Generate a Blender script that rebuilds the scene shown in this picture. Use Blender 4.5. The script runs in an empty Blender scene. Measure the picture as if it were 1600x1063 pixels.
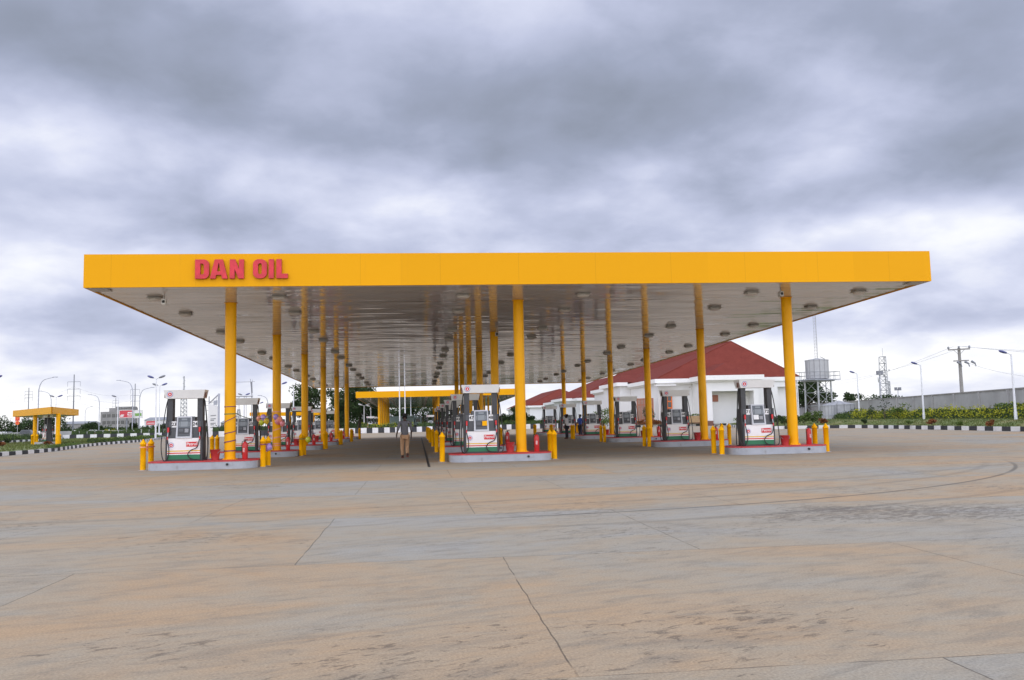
import bpy, bmesh, math, random
from mathutils import Vector, Matrix
random.seed(7)
scene = bpy.context.scene
COL = scene.collection
PI = math.pi
sin, cos = math.sin, math.cos

# ------------------------------------------------------------------ camera
F, PITCH, ROLL, YAW = 1376.4, .091548, .022287, -.108624
CAM = Vector((-3.5737, -30.5479, 1.3444))
cd = bpy.data.cameras.new("camera"); cam = bpy.data.objects.new("camera", cd); COL.objects.link(cam)
cd.sensor_fit = 'HORIZONTAL'; cd.sensor_width = 36.0; cd.lens = 36.0 * F / 1600.0
cd.clip_start = .1; cd.clip_end = 6000
cam.location = CAM
cam.matrix_world = (Matrix.Translation(CAM) @ Matrix.Rotation(YAW, 4, 'Z') @ Matrix.Rotation(PI/2 + PITCH, 4, 'X')
                    @ Matrix.Rotation(-ROLL, 4, 'Z'))
scene.camera = cam

def ray(px, py):
    dx, dy = px - 800, py - 531.5
    c, s = cos(ROLL), sin(ROLL)
    sx, sy = c*dx - s*dy, s*dx + c*dy
    v0, v2 = sx/F, -sy/F
    c, s = cos(PITCH), sin(PITCH)
    y, z = c - s*v2, s + c*v2
    c, s = cos(YAW), sin(YAW)
    return Vector((c*v0 - s*y, s*v0 + c*y, z))
def G(px, py, z=0.0):                     # where a picture point meets the ground
    r = ray(px, py); return CAM + r*((z - CAM.z)/r.z)
def D(px, py, d):                         # a picture point at a given distance
    return CAM + ray(px, py)*d
def base(px, d, z=0.0):                   # ground point below a picture column at a given distance
    p = D(px, 650, d); return Vector((p.x, p.y, z))
def zat(px, py, d): return D(px, py, d).z

# ------------------------------------------------------------------ materials
def nt_new(name):
    m = bpy.data.materials.new(name); m.use_nodes = True
    nt = m.node_tree; nt.nodes.clear()
    o = nt.nodes.new('ShaderNodeOutputMaterial'); b = nt.nodes.new('ShaderNodeBsdfPrincipled')
    nt.links.new(b.outputs[0], o.inputs[0])
    return m, nt, b
class N:
    def __init__(s, nt): s.nt = nt
    def put(s, sock, v):
        if hasattr(v, 'is_output') or isinstance(v, bpy.types.NodeSocket): s.nt.links.new(v, sock)
        else: sock.default_value = v
    def m(s, op, a, b=None, c=None, clamp=False):
        n = s.nt.nodes.new('ShaderNodeMath'); n.operation = op; n.use_clamp = clamp
        s.put(n.inputs[0], a)
        if b is not None: s.put(n.inputs[1], b)
        if c is not None: s.put(n.inputs[2], c)
        return n.outputs[0]
    def vm(s, op, a, b=None):
        n = s.nt.nodes.new('ShaderNodeVectorMath'); n.operation = op
        s.put(n.inputs[0], a)
        if b is not None: s.put(n.inputs[1], b)
        return n.outputs[0]
    def sep(s, v):
        n = s.nt.nodes.new('ShaderNodeSeparateXYZ'); s.put(n.inputs[0], v); return n.outputs
    def comb(s, x, y, z):
        n = s.nt.nodes.new('ShaderNodeCombineXYZ')
        for i, v in enumerate((x, y, z)): s.put(n.inputs[i], v)
        return n.outputs[0]
    def noise(s, vec, scale, detail=4, rough=.55, dist=0, col=False):
        n = s.nt.nodes.new('ShaderNodeTexNoise')
        if vec is not None: s.put(n.inputs['Vector'], vec)
        n.inputs['Scale'].default_value = scale; n.inputs['Detail'].default_value = detail
        n.inputs['Roughness'].default_value = rough; n.inputs['Distortion'].default_value = dist
        return n.outputs['Color' if col else 'Fac']
    def ramp(s, f, stops):
        n = s.nt.nodes.new('ShaderNodeValToRGB'); s.put(n.inputs[0], f)
        e = n.color_ramp.elements
        while len(e) < len(stops): e.new(.5)
        for i, (p, c) in enumerate(stops):
            e[i].position = p
            e[i].color = (c, c, c, 1) if not hasattr(c, '__len__') else (c[0], c[1], c[2], 1)
        return n.outputs[0]
    def mix(s, f, a, b, mode='MIX'):
        n = s.nt.nodes.new('ShaderNodeMix'); n.data_type = 'RGBA'; n.blend_type = mode
        s.put(n.inputs[0], f)
        for i, v in ((6, a), (7, b)):
            if isinstance(v, tuple) and len(v) == 3: v = (*v, 1)
            s.put(n.inputs[i], v)
        return n.outputs[2]
    def ss(s, x, a, b):                         # smoothstep
        n = s.nt.nodes.new('ShaderNodeMapRange'); n.interpolation_type = 'SMOOTHSTEP'
        s.put(n.inputs[0], x); n.inputs[1].default_value = a; n.inputs[2].default_value = b
        return n.outputs[0]
    def bump(s, h, strength=.3, dist=.02):
        n = s.nt.nodes.new('ShaderNodeBump'); n.inputs['Strength'].default_value = strength
        n.inputs['Distance'].default_value = dist; s.put(n.inputs['Height'], h); return n.outputs[0]
    def coord(s, which='Object'):
        n = s.nt.nodes.new('ShaderNodeTexCoord'); return n.outputs[which]
    def pos(s):
        n = s.nt.nodes.new('ShaderNodeNewGeometry'); return n.outputs['Position']
    def rnd(s):
        n = s.nt.nodes.new('ShaderNodeObjectInfo'); return n.outputs['Random']

MATS = {}
def mat(name, rgb, rough=.5, metal=0., var=.12, scale=4., bump=0., spec=.5, coat=0., rnd=0., dirt=None):
    if name in MATS: return MATS[name]
    m, nt, b = nt_new(name); n = N(nt)
    v = n.noise(n.coord(), scale, 5, .6)
    d = tuple(c*(1-var) for c in rgb); l = tuple(min(1, c*(1+var)) for c in rgb)
    c = n.ramp(v, [(.3, d), (.7, l)])
    if rnd:
        k = n.m('MULTIPLY_ADD', n.rnd(), 2*rnd, 1-rnd)
        c = n.mix(1.0, c, n.comb(k, k, k), 'MULTIPLY')
    if dirt:
        f = n.ss(n.noise(n.coord(), scale*2.7, 6, .7), .55, .8)
        c = n.mix(n.m('MULTIPLY', f, dirt[1]), c, dirt[0])
    nt.links.new(c, b.inputs['Base Color'])
    b.inputs['Roughness'].default_value = rough; b.inputs['Metallic'].default_value = metal
    b.inputs['Specular IOR Level'].default_value = spec; b.inputs['Coat Weight'].default_value = coat
    b.inputs['Coat Roughness'].default_value = .12
    if bump: nt.links.new(n.bump(v, bump), b.inputs['Normal'])
    MATS[name] = m
    return m

YEL = (.90, .43, .003)
M_COLUMN = mat('yellow_gloss_paint', YEL, .32, var=.05, scale=1.5, spec=.16, coat=0., dirt=((.55, .27, .03), .35))
M_BOLL = mat('yellow_bollard_paint', (.92, .44, .003), .5, spec=.1, var=.06, scale=5, rnd=.06, dirt=((.4, .2, .04), .45))
M_WHITEP = mat('pump_white', (.80, .80, .79), .35, var=.04, scale=3, dirt=((.5, .49, .46), .4))
M_PGREY = mat('pump_header_grey', (.72, .72, .70), .35, var=.04, scale=3, dirt=((.45, .44, .41), .4))
M_DARK = mat('pump_charcoal', (.045, .047, .052), .45, var=.15, scale=6)
M_MID = mat('pump_grey', (.085, .09, .10), .4, var=.1, scale=6)
M_FRAME = mat('pump_frame_grey', (.5, .51, .53), .3, var=.05, metal=.2)
M_SCREEN = mat('screen_grey', (.10, .115, .13), .4, var=.1)
M_LCD = mat('lcd_pale', (.24, .265, .28), .4, var=.05)
M_BLACK = mat('rubber_black', (.018, .018, .019), .55, var=.2)
M_RED = mat('signal_red', (.62, .025, .03), .4, var=.08)
M_REDD = mat('red_painted_metal', (.5, .02, .022), .35, var=.12, dirt=((.25, .03, .03), .5))
M_BUCKET = mat('red_bucket_paint', (.42, .035, .035), .5, var=.15, dirt=((.3, .1, .08), .5))
M_GREEN = mat('stripe_green', (.012, .16, .07), .4, var=.08)
M_STY = mat('stripe_yellow', (.72, .48, .06), .4, var=.05)
M_STR = mat('stripe_red', (.6, .06, .05), .4, var=.05)
M_WHITE = mat('white_paint', (.78, .78, .77), .5, var=.04)
M_BLUE = mat('logo_blue', (.22, .2, .5), .4, var=.05)
M_PINK = mat('logo_ring', (.7, .45, .5), .4, var=.05)
M_INK = mat('black_ink', (.02, .02, .022), .6, var=.1)
M_LOGOR = mat('logo_red', (.68, .03, .05), .4, var=.05)
M_ISLE = mat('grey_painted_concrete', (.36, .38, .42), .65, var=.12, scale=2.2, bump=.15, dirt=((.22, .2, .18), .7))
M_ISLER = mat('red_painted_concrete', (.5, .04, .045), .6, var=.15, scale=3, dirt=((.3, .12, .1), .6))
M_SIGN = mat('sign_letter_red', (.56, .025, .04), .4, var=.25, scale=3.5, spec=.4, coat=.05)
M_SIGNE = mat('sign_letter_edge', (.33, .02, .03), .4, var=.12, scale=1.0)
M_LAMP = mat('light_housing', (.45, .43, .40), .5, var=.12)
M_LENS = mat('light_glass', (.62, .59, .55), .5, var=.06)
M_STEEL = mat('galvanised_steel', (.36, .375, .395), .45, metal=.5, var=.12, scale=3)
M_POLE = mat('white_pole_paint', (.68, .7, .74), .4, var=.05)
M_DPOLE = mat('dark_pole_steel', (.2, .21, .24), .5, var=.15, metal=.2)
M_LPOLE = mat('grey_pole_steel', (.36, .38, .44), .5, var=.1)
M_WIRE = mat('weathered_wire', (.55, .57, .62), .6)
M_LED = mat('lamp_blue', (.075, .085, .23), .3, var=.2)
M_CONC = mat('weathered_concrete', (.36, .36, .36), .8, var=.15, scale=.5, bump=.2, dirt=((.24, .23, .22), .7))
M_CONC2 = mat('pole_concrete', (.26, .25, .24), .8, var=.15, scale=1.0)
M_KW = mat('kerb_white', (.66, .66, .66), .7, var=.1, scale=1.1, dirt=((.4, .38, .35), .6))
M_KB = mat('kerb_black', (.03, .032, .038), .7, var=.3, scale=1.1, dirt=((.12, .11, .1), .5))
M_WALL = mat('white_render', (.74, .74, .735), .75, var=.03, scale=.4, dirt=((.62, .61, .59), .5))
M_PLINTH = mat('brown_plinth', (.17, .08, .06), .7, var=.15)
M_ORANGE = mat('orange_frame', (.75, .16, .02), .5, var=.08)
M_BRSIGN = mat('brown_sign', (.34, .12, .07), .5, var=.15, scale=6)
M_GLASSD = mat('dark_glass', (.05, .055, .06), .12, var=.2)
M_CURTAIN = mat('brown_panes', (.28, .17, .13), .35, var=.15)
M_EARTH = mat('soil', (.12, .08, .05), .9, var=.25)
M_TEAL = mat('pale_teal_paint', (.36, .5, .52), .45, var=.05)
M_CAR = mat('car_grey', (.07, .075, .085), .25, var=.08, coat=.6)
M_CARW = mat('car_white', (.6, .61, .62), .25, var=.05, coat=.6)
M_OFFICE = mat('raw_block_grey', (.25, .245, .24), .85, var=.15, scale=.3)
M_BBRED = mat('billboard_red', (.55, .05, .07), .5, var=.08, scale=.6)
M_BBGRN = mat('billboard_green', (.2, .4, .1), .5, var=.1, scale=.6)
M_SKIN = mat('dark_skin', (.055, .03, .021), .5, var=.1)
M_SHIRT = mat('grey_cotton', (.135, .135, .15), .85, var=.15, scale=9)
M_TROUS = mat('tan_cotton', (.42, .25, .14), .85, var=.12, scale=9)
M_HAIR = mat('black_hair', (.008, .007, .007), .8, var=.3, scale=40)
M_SHOE = mat('brown_leather', (.2, .07, .05), .5, var=.15)
M_BLUEC = mat('blue_cotton', (.05, .1, .42), .85, var=.12, scale=9)
M_WHITEC = mat('white_cotton', (.66, .66, .68), .85, var=.08, scale=9)
M_DARKC = mat('navy_cotton', (.03, .033, .05), .85, var=.12, scale=9)
M_RIBP = mat('purple_ribbon', (.2, .045, .1), .4, var=.2, scale=8)
M_RIBK = mat('pink_ribbon', (.85, .36, .22), .4, var=.12, scale=8)
M_RIBG = mat('green_ribbon', (.09, .17, .05), .4, var=.2, scale=8)
def balloon_mat(nm, c):
    m = mat(nm, c, .25, var=.04, coat=.5); m.node_tree.nodes['Principled BSDF'].inputs['Subsurface Weight'].default_value = .25
    return m
M_BAL = {'pink': balloon_mat('balloon_pink', (.75, .27, .3)), 'lilac': balloon_mat('balloon_lilac', (.42, .27, .6)),
         'lime': balloon_mat('balloon_lime', (.5, .56, .04)), 'salmon': balloon_mat('balloon_salmon', (.82, .33, .2)),
         'yellow': balloon_mat('balloon_yellow', (.75, .5, .04))}

def m_fascia():
    m, nt, b = nt_new('fascia_yellow_panels'); n = N(nt)
    p = n.sep(n.coord())
    u = n.m('ADD', p[0], p[1])
    cell = n.m('FLOOR', n.m('DIVIDE', n.m('ADD', u, 100.3), 2.44))
    w = nt.nodes.new('ShaderNodeTexWhiteNoise'); w.noise_dimensions = '1D'; nt.links.new(cell, w.inputs['W'])
    k = n.m('MULTIPLY_ADD', w.outputs['Value'], .06, .96)
    c = n.mix(1.0, (.735, .345, .003), n.comb(k, k, k), 'MULTIPLY')
    fr = n.m('FRACT', n.m('DIVIDE', n.m('ADD', u, 100.3), 2.44))
    seam = n.m('LESS_THAN', n.m('ABSOLUTE', n.m('SUBTRACT', fr, .5)), .0026)
    c = n.mix(n.m('MULTIPLY', seam, .3), c, (.3, .13, .01))
    st = n.ss(n.noise(n.comb(n.m('MULTIPLY', u, 5), 0.0, n.m('MULTIPLY', p[2], .4)), 1.0, 5, .6), .58, .8)
    c = n.mix(n.m('MULTIPLY', st, .12), c, (.45, .2, .03))
    nt.links.new(c, b.inputs['Base Color'])
    b.inputs['Roughness'].default_value = .4; b.inputs['Specular IOR Level'].default_value = .1
    nt.links.new(n.bump(n.noise(n.coord(), .7, 2), .25, .05), b.inputs['Normal'])
    return m
M_FASCIA = m_fascia()

def m_soffit():
    m, nt, b = nt_new('soffit_gloss_strips'); n = N(nt)
    p = n.sep(n.coord())
    y = n.m('DIVIDE', p[1], .2)
    fr = n.m('FRACT', y); cell = n.m('FLOOR', y)
    w = nt.nodes.new('ShaderNodeTexWhiteNoise'); w.noise_dimensions = '1D'; nt.links.new(cell, w.inputs['W'])
    k = n.m('MULTIPLY_ADD', w.outputs['Value'], .07, .95)
    c = n.mix(1.0, (.57, .54, .51), n.comb(k, k, k), 'MULTIPLY')
    seam = n.m('GREATER_THAN', n.m('ABSOLUTE', n.m('SUBTRACT', fr, .5)), .44)
    c = n.mix(n.m('MULTIPLY', seam, .5), c, (.1, .09, .08))
    big = n.m('FRACT', n.m('DIVIDE', p[1], 4.95))
    c = n.mix(n.m('MULTIPLY', n.m('LESS_THAN', big, .02), .6), c, (.08, .07, .06))
    nt.links.new(c, b.inputs['Base Color'])
    b.inputs['Roughness'].default_value = .07; b.inputs['IOR'].default_value = 2.3
    b.inputs['Specular IOR Level'].default_value = .5
    # each strip sags and twists a little on its own
    h1 = n.noise(n.comb(n.m('MULTIPLY', p[0], .35), n.m('MULTIPLY', cell, 3.7), 0.0), 1.0, 2, .5)
    h2 = n.noise(n.comb(n.m('MULTIPLY', p[0], .12), n.m('MULTIPLY', p[1], 1.3), 0.0), 1.0, 3, .6)
    tilt = n.m('MULTIPLY', n.m('SUBTRACT', fr, .5), n.m('SUBTRACT', h1, .5))
    h = n.m('ADD', n.m('MULTIPLY', tilt, 2.3), n.m('MULTIPLY', h2, .45))
    nt.links.new(n.bump(h, .5, .03), b.inputs['Normal'])
    return m
M_SOFFIT = m_soffit()

def m_apron():
    m, nt, b = nt_new('concrete_apron'); n = N(nt)
    P = n.pos(); s = n.sep(P)
    wob = n.noise(P, 1.6, 4, .6, col=True)
    Pw = n.vm('ADD', P, n.vm('SCALE', n.vm('SUBTRACT', wob, (.5, .5, .5)))); 
    Pw.node.inputs[1].links[0].from_node.inputs['Scale'].default_value = .05
    br = nt.nodes.new('ShaderNodeTexBrick'); br.offset = .5
    nt.links.new(n.vm('ADD', Pw, (2.75-2.025, 25.85, 0)), br.inputs['Vector'])
    br.inputs['Scale'].default_value = 1; br.inputs['Brick Width'].default_value = 4.05; br.inputs['Row Height'].default_value = 4.18
    br.inputs['Mortar Size'].default_value = .0065; br.inputs['Mortar Smooth'].default_value = .3
    br.inputs['Color1'].default_value = (0, 0, 0, 1); br.inputs['Color2'].default_value = (1, 1, 1, 1); br.inputs['Mortar'].default_value = (.5, .5, .5, 1)
    slab = n.sep(br.outputs['Color'])[0]; joint = br.outputs['Fac']
    tone = n.noise(n.vm('MULTIPLY', P, (.75, 1.3, 1.0)), .33, 8, .68, .5)
    par = n.m('MODULO', n.m('ADD', n.m('FLOOR', n.m('DIVIDE', n.m('ADD', s[1], 25.85), 4.18)), 20.0), 2.0)
    t = n.m('SUBTRACT', n.m('ADD', n.m('MULTIPLY', tone, 1.15), n.m('MULTIPLY', slab, .16)), n.m('MULTIPLY_ADD', par, .10, .055))
    c = n.ramp(t, [(.34, (.385, .385, .375)), (.46, (.395, .37, .325)), (.57, (.43, .365, .285)), (.72, (.485, .355, .235))])
    # broom strokes along x
    ru = n.m('ADD', n.m('MULTIPLY', s[0], .93), n.m('MULTIPLY', s[1], .36)); rv = n.m('SUBTRACT', n.m('MULTIPLY', s[1], .93), n.m('MULTIPLY', s[0], .36))
    bx = n.noise(n.comb(n.m('MULTIPLY', ru, 1.1), n.m('MULTIPLY', rv, 4.6), 0.0), 1.0, 9, .7, .7)
    c = n.mix(n.m('MULTIPLY', n.ss(bx, .48, .66), .42), c, (.235, .215, .19))
    bl = n.noise(n.comb(n.m('MULTIPLY', ru, .7), n.m('MULTIPLY', rv, 1.7), 3.0), 1.0, 9, .72, .9)
    c = n.mix(n.m('MULTIPLY', n.ss(bl, .5, .75), .5), c, (.215, .2, .18))
    c = n.mix(n.m('MULTIPLY', n.ss(n.noise(P, .6, 5, .65, .8), .56, .76), .28), c, (.50, .42, .33))
    # spalled flakes: short dark dashes, thick in one worn patch
    fl = n.noise(n.comb(n.m('MULTIPLY', ru, 5.0), n.m('MULTIPLY', rv, 13.0), 7.0), 1.0, 7, .74, .7)
    where = n.noise(P, .33, 4, .6)
    ex = n.m('POWER', n.m('DIVIDE', n.m('SUBTRACT', s[0], 3.2), 3.4), 2.0)
    ey = n.m('POWER', n.m('DIVIDE', n.m('SUBTRACT', s[1], -19.2), 1.5), 2.0)
    spot = n.m('SUBTRACT', 1.0, n.m('ADD', ex, ey), clamp=True)
    thr = n.m('ADD', n.m('MULTIPLY', n.ss(where, .44, .66), .13), n.m('MULTIPLY', spot, .20))
    fm = n.ss(n.m('ADD', fl, thr), .655, .72)
    c = n.mix(n.m('MULTIPLY', fm, .6), c, (.125, .1, .082))
    sc = n.ss(n.noise(n.comb(n.m('MULTIPLY', ru, 2.6), n.m('MULTIPLY', rv, 6.5), 11.0), 1.0, 8, .78, .8), .52, .66)
    c = n.mix(n.m('MULTIPLY', sc, .3), c, (.19, .165, .145))
    # oil and tyre rubber, strongest in the lanes
    oil = n.ss(n.noise(n.comb(n.m('MULTIPLY', s[0], .5), n.m('MULTIPLY', s[1], .16), 2.0), 1.0, 4, .6), .52, .75)
    under = n.ss(s[1], -9.0, 4.0)
    c = n.mix(n.m('MULTIPLY', n.m('MULTIPLY', oil, under), .14), c, (.13, .115, .1))
    # curved tyre skids
    for (cx, cy, r, w_, k) in ((-3.76, -.5, 17.64, .045, .6), (-3.6, -.3, 19.1, .09, .22), (-3.0, .4, 16.9, .1, .2), (-14, 30, 47, .12, .2)):
        d = n.vm('SUBTRACT', P, (cx, cy, 0.0)); dd = n.sep(d)
        L = n.m('SQRT', n.m('ADD', n.m('POWER', dd[0], 2.0), n.m('POWER', dd[1], 2.0)))
        ring = n.m('SUBTRACT', 1.0, n.ss(n.m('ABSOLUTE', n.m('SUBTRACT', L, r)), w_*.4, w_*1.6))
        part = n.m('MULTIPLY', n.ss(dd[0], .6, 2.0), n.ss(n.noise(P, .5, 3, .6), .22, .42))
        lim = n.m('MULTIPLY', n.m('SUBTRACT', 1.0, n.ss(s[1], -11.5, -7.0)), part)
        c = n.mix(n.m('MULTIPLY', n.m('MULTIPLY', ring, lim), k), c, (.06, .055, .052))
    jn = n.m('MULTIPLY', joint, n.ss(n.noise(P, 1.3, 4, .7), .30, .52))
    c = n.mix(n.m('MULTIPLY', jn, .75), c, (.10, .085, .07))
    g = n.noise(P, 60, 3, .7); 
    c = n.mix(.55, c, n.mix(1.0, c, n.ramp(g, [(.25, .45), (.75, 1.5)]), 'MULTIPLY'))
    c = n.mix(1.0, c, (.80, .775, .71), 'MULTIPLY')
    nt.links.new(c, b.inputs['Base Color'])
    b.inputs['Roughness'].default_value = .8; b.inputs['Specular IOR Level'].default_value = .3
    h = n.m('ADD', n.m('MULTIPLY', n.noise(P, 14, 6, .7), .5), n.m('SUBTRACT', n.m('MULTIPLY', bx, .5), n.m('ADD', n.m('MULTIPLY', fm, .6), jn)))
    nt.links.new(n.bump(h, .35, .012), b.inputs['Normal'])
    return m
M_APRON = m_apron()

def m_green(name, dark, light, scale=3., rough=.75, extra=None):
    m, nt, b = nt_new(name); n = N(nt)
    v = n.noise(n.pos(), scale, 4, .65)
    c = n.ramp(v, [(.3, dark), (.7, light)])
    if extra: c = n.mix(n.ss(n.noise(n.pos(), scale*.35, 3, .6), .5, .68), c, extra)
    nt.links.new(c, b.inputs['Base Color']); b.inputs['Roughness'].default_value = rough
    b.inputs['Specular IOR Level'].default_value = .25
    return m
M_GRASS = m_green('lawn_grass', (.075, .11, .025), (.16, .19, .055), 1.2, extra=(.2, .19, .075))
M_FIELD = m_green('far_field', (.05, .075, .025), (.09, .11, .04), .05)
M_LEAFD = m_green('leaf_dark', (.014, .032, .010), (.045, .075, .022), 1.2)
M_LEAFM = m_green('leaf_mid', (.04, .075, .015), (.11, .16, .035), 1.5)
M_LEAFY = m_green('leaf_yellow', (.19, .22, .015), (.42, .40, .03), 1.6, extra=(.12, .18, .02))
M_LEAFR = m_green('leaf_rust', (.10, .05, .018), (.26, .085, .03), 6)
M_LEAFP = m_green('blossom_pink', (.3, .12, .12), (.5, .25, .24), 3)
M_BARK = mat('bark', (.09, .07, .05), .9, var=.3, scale=5)

def m_roof():
    m, nt, b = nt_new('roof_tile_maroon'); n = N(nt)
    s = n.sep(n.coord())
    rows = n.m('FRACT', n.m('DIVIDE', s[2], .22))
    v = n.noise(n.coord(), .8, 5, .65); v2 = n.noise(n.comb(n.m('MULTIPLY', s[0], 3.), n.m('MULTIPLY', s[1], 3.), n.m('MULTIPLY', s[2], 9.)), 1., 2)
    c = n.ramp(n.m('ADD', n.m('MULTIPLY', v, .6), n.m('MULTIPLY', v2, .4)), [(.3, (.14, .032, .024)), (.7, (.205, .048, .036))])
    c = n.mix(n.m('MULTIPLY', n.m('LESS_THAN', rows, .18), .4), c, (.1, .02, .018))
    nt.links.new(c, b.inputs['Base Color']); b.inputs['Roughness'].default_value = .85; b.inputs['Specular IOR Level'].default_value = .1
    nt.links.new(n.bump(rows, .3, .03), b.inputs['Normal'])
    return m
M_ROOF = m_roof()
def m_corr(name, rgb, per):
    m, nt, b = nt_new(name); n = N(nt)
    s = n.sep(n.coord('Generated')); a = n.m('ARCTAN2', n.m('SUBTRACT', s[1], .5), n.m('SUBTRACT', s[0], .5))
    v = n.noise(n.coord(), 1.2, 5, .6)
    w = n.m('SINE', n.m('MULTIPLY', a, per))
    c = n.ramp(v, [(.3, tuple(x*.8 for x in rgb)), (.7, rgb)])
    c = n.mix(n.m('MULTIPLY', n.m('GREATER_THAN', w, .86), .6), c, (.16, .16, .17))
    nt.links.new(c, b.inputs['Base Color']); b.inputs['Roughness'].default_value = .45; b.inputs['Metallic'].default_value = .3
    return m
M_TANK = m_corr('tank_panels', (.42, .43, .45), 14)

# ------------------------------------------------------------------ mesh builder
class MB:
    def __init__(s): s.v = []; s.f = []; s.m = []; s.s = []
    def add(s, vs, fs, mi=0, sm=False):
        o = len(s.v); s.v += [tuple(v) for v in vs]
        for f in fs: s.f.append([o+i for i in f]); s.m.append(mi); s.s.append(sm)
        return s
    def box(s, c, d, mi=0, rz=0., top=(1, 1)):
        x, y, z = d[0]/2, d[1]/2, d[2]/2; vs = []
        for dz, tx, ty in ((-z, 1, 1), (z, top[0], top[1])):
            for a, b_ in ((-x, -y), (x, -y), (x, y), (-x, y)):
                a *= tx; b_ *= ty
                vs.append((c[0]+a*cos(rz)-b_*sin(rz), c[1]+a*sin(rz)+b_*cos(rz), c[2]+dz))
        return s.add(vs, [(3, 2, 1, 0), (4, 5, 6, 7), (0, 1, 5, 4), (1, 2, 6, 5), (2, 3, 7, 6), (3, 0, 4, 7)], mi)
    def b2(s, x0, x1, y0, y1, z0, z1, mi=0): return s.box(((x0+x1)/2, (y0+y1)/2, (z0+z1)/2), (x1-x0, y1-y0, z1-z0), mi)
    def tube(s, pts, r, n=8, mi=0, caps=True, closed=False):
        pts = [Vector(p) for p in pts]; k = len(pts)
        rs = r if hasattr(r, '__len__') else [r]*k
        vs = []; up = None
        for i, p in enumerate(pts):
            if closed: t = pts[(i+1) % k]-pts[i-1]
            else: t = pts[min(i+1, k-1)]-pts[max(i-1, 0)]
            t.normalize()
            if up is None: up = Vector((1, 0, 0)) if abs(t.x) < .9 else Vector((0, 1, 0))
            a = (up - t*up.dot(t)).normalized(); b_ = t.cross(a); up = a
            for j in range(n):
                w = 2*PI*j/n; vs.append(p + a*(rs[i]*cos(w)) + b_*(rs[i]*sin(w)))
        fs = []
        for i in range(k if closed else k-1):
            for j in range(n):
                a0, a1 = i*n+j, i*n+(j+1) % n; b0, b1 = ((i+1) % k)*n+j, ((i+1) % k)*n+(j+1) % n
                fs.append((a0, a1, b1, b0))
        s.add(vs, fs, mi, True)
        if caps and not closed:
            s.add(vs[:n], [list(range(n))[::-1]], mi); s.add(vs[(k-1)*n:], [list(range(n))], mi)
        return s
    def cyl(s, p0, p1, r0, r1=None, n=12, mi=0): return s.tube([p0, p1], [r0, r0 if r1 is None else r1], n, mi)
    def lathe(s, prof, c=(0, 0, 0), n=16, mi=0, sm=True):
        vs = []
        for r, z in prof:
            for j in range(n): vs.append((c[0]+r*cos(2*PI*j/n), c[1]+r*sin(2*PI*j/n), c[2]+z))
        fs = [(i*n+j, i*n+(j+1) % n, (i+1)*n+(j+1) % n, (i+1)*n+j) for i in range(len(prof)-1) for j in range(n)]
        s.add(vs, fs, mi, sm)
        for ring, rev in ((0, True), (len(prof)-1, False)):
            if prof[ring][0] > 1e-4: s.add(vs[ring*n:ring*n+n], [list(range(n))[::-1] if rev else list(range(n))], mi)
        return s
    def prism(s, poly, z0, z1, mi=0, mtop=None):
        n = len(poly); vs = [(p[0], p[1], z0) for p in poly]+[(p[0], p[1], z1) for p in poly]
        s.add(vs, [(i, (i+1) % n, n+(i+1) % n, n+i) for i in range(n)]+[list(range(n))[::-1]], mi)
        o = len(s.v)-2*n; s.f.append([o+n+i for i in range(n)]); s.m.append(mi if mtop is None else mtop); s.s.append(False)
        return s
    def disc(s, c, r, mi=0, n=20, y=True, flip=False):      # small flat disc facing -y
        vs = [(c[0]+r*cos(2*PI*j/n), c[1], c[2]+r*sin(2*PI*j/n)) for j in range(n)]
        return s.add(vs, [list(range(n)) if not flip else list(range(n))[::-1]], mi)
    def mesh(s, me, mtx, mi=0):
        return s.add([mtx @ v.co for v in me.vertices], [list(p.vertices) for p in me.polygons], mi)
    def leaf(s, p, size, mi=0, flat=0.):
        n_ = Vector((random.gauss(0, 1), random.gauss(0, 1), random.gauss(0, 1)+flat)).normalized()
        a = n_.orthogonal().normalized(); b_ = n_.cross(a); w = random.random()*6.28
        a, b_ = a*cos(w)+b_*sin(w), b_*cos(w)-a*sin(w)
        l = size*random.uniform(.6, 1.3); h = l*.55
        return s.add([p-a*l*.5, p+b_*h*.5+n_*l*.08, p+a*l*.5, p-b_*h*.5+n_*l*.08], [(0, 1, 2, 3)], mi)
    def me(s, name, mats):
        me = bpy.data.meshes.new(name); me.from_pydata(s.v, [], s.f)
        for m in (mats if isinstance(mats, (list, tuple)) else [mats]): me.materials.append(m)
        me.polygons.foreach_set('material_index', s.m); me.polygons.foreach_set('use_smooth', s.s); me.update()
        return me
    def build(s, name, mats, parent=None, loc=(0, 0, 0), rz=0.):
        o = bpy.data.objects.new(name, s.me(name, mats)); COL.objects.link(o); o.location = loc; o.rotation_euler = (0, 0, rz)
        if parent: o.parent = parent
        return o
def tag(o, label=None, cat=None, group=None, kind=None):
    if label: o['label'] = label
    if cat: o['category'] = cat
    if group: o['group'] = group
    if kind: o['kind'] = kind
    return o
def thing(name, loc, label, cat, group=None, rz=0.):
    o = bpy.data.objects.new(name, None); o.empty_display_size = .3; COL.objects.link(o)
    o.location = loc; o.rotation_euler = (0, 0, rz); return tag(o, label, cat, group)
def struct(o): o['kind'] = 'structure'; return o
KIDS = {}
def copy_tree(o, parent=None):
    c = o.copy(); COL.objects.link(c)
    if parent: c.parent = parent
    for ch in list(o.children): copy_tree(ch, c)
    return c
def kid(o, name): return [c for c in o.children if c.name.split('.')[0] == name]

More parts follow.
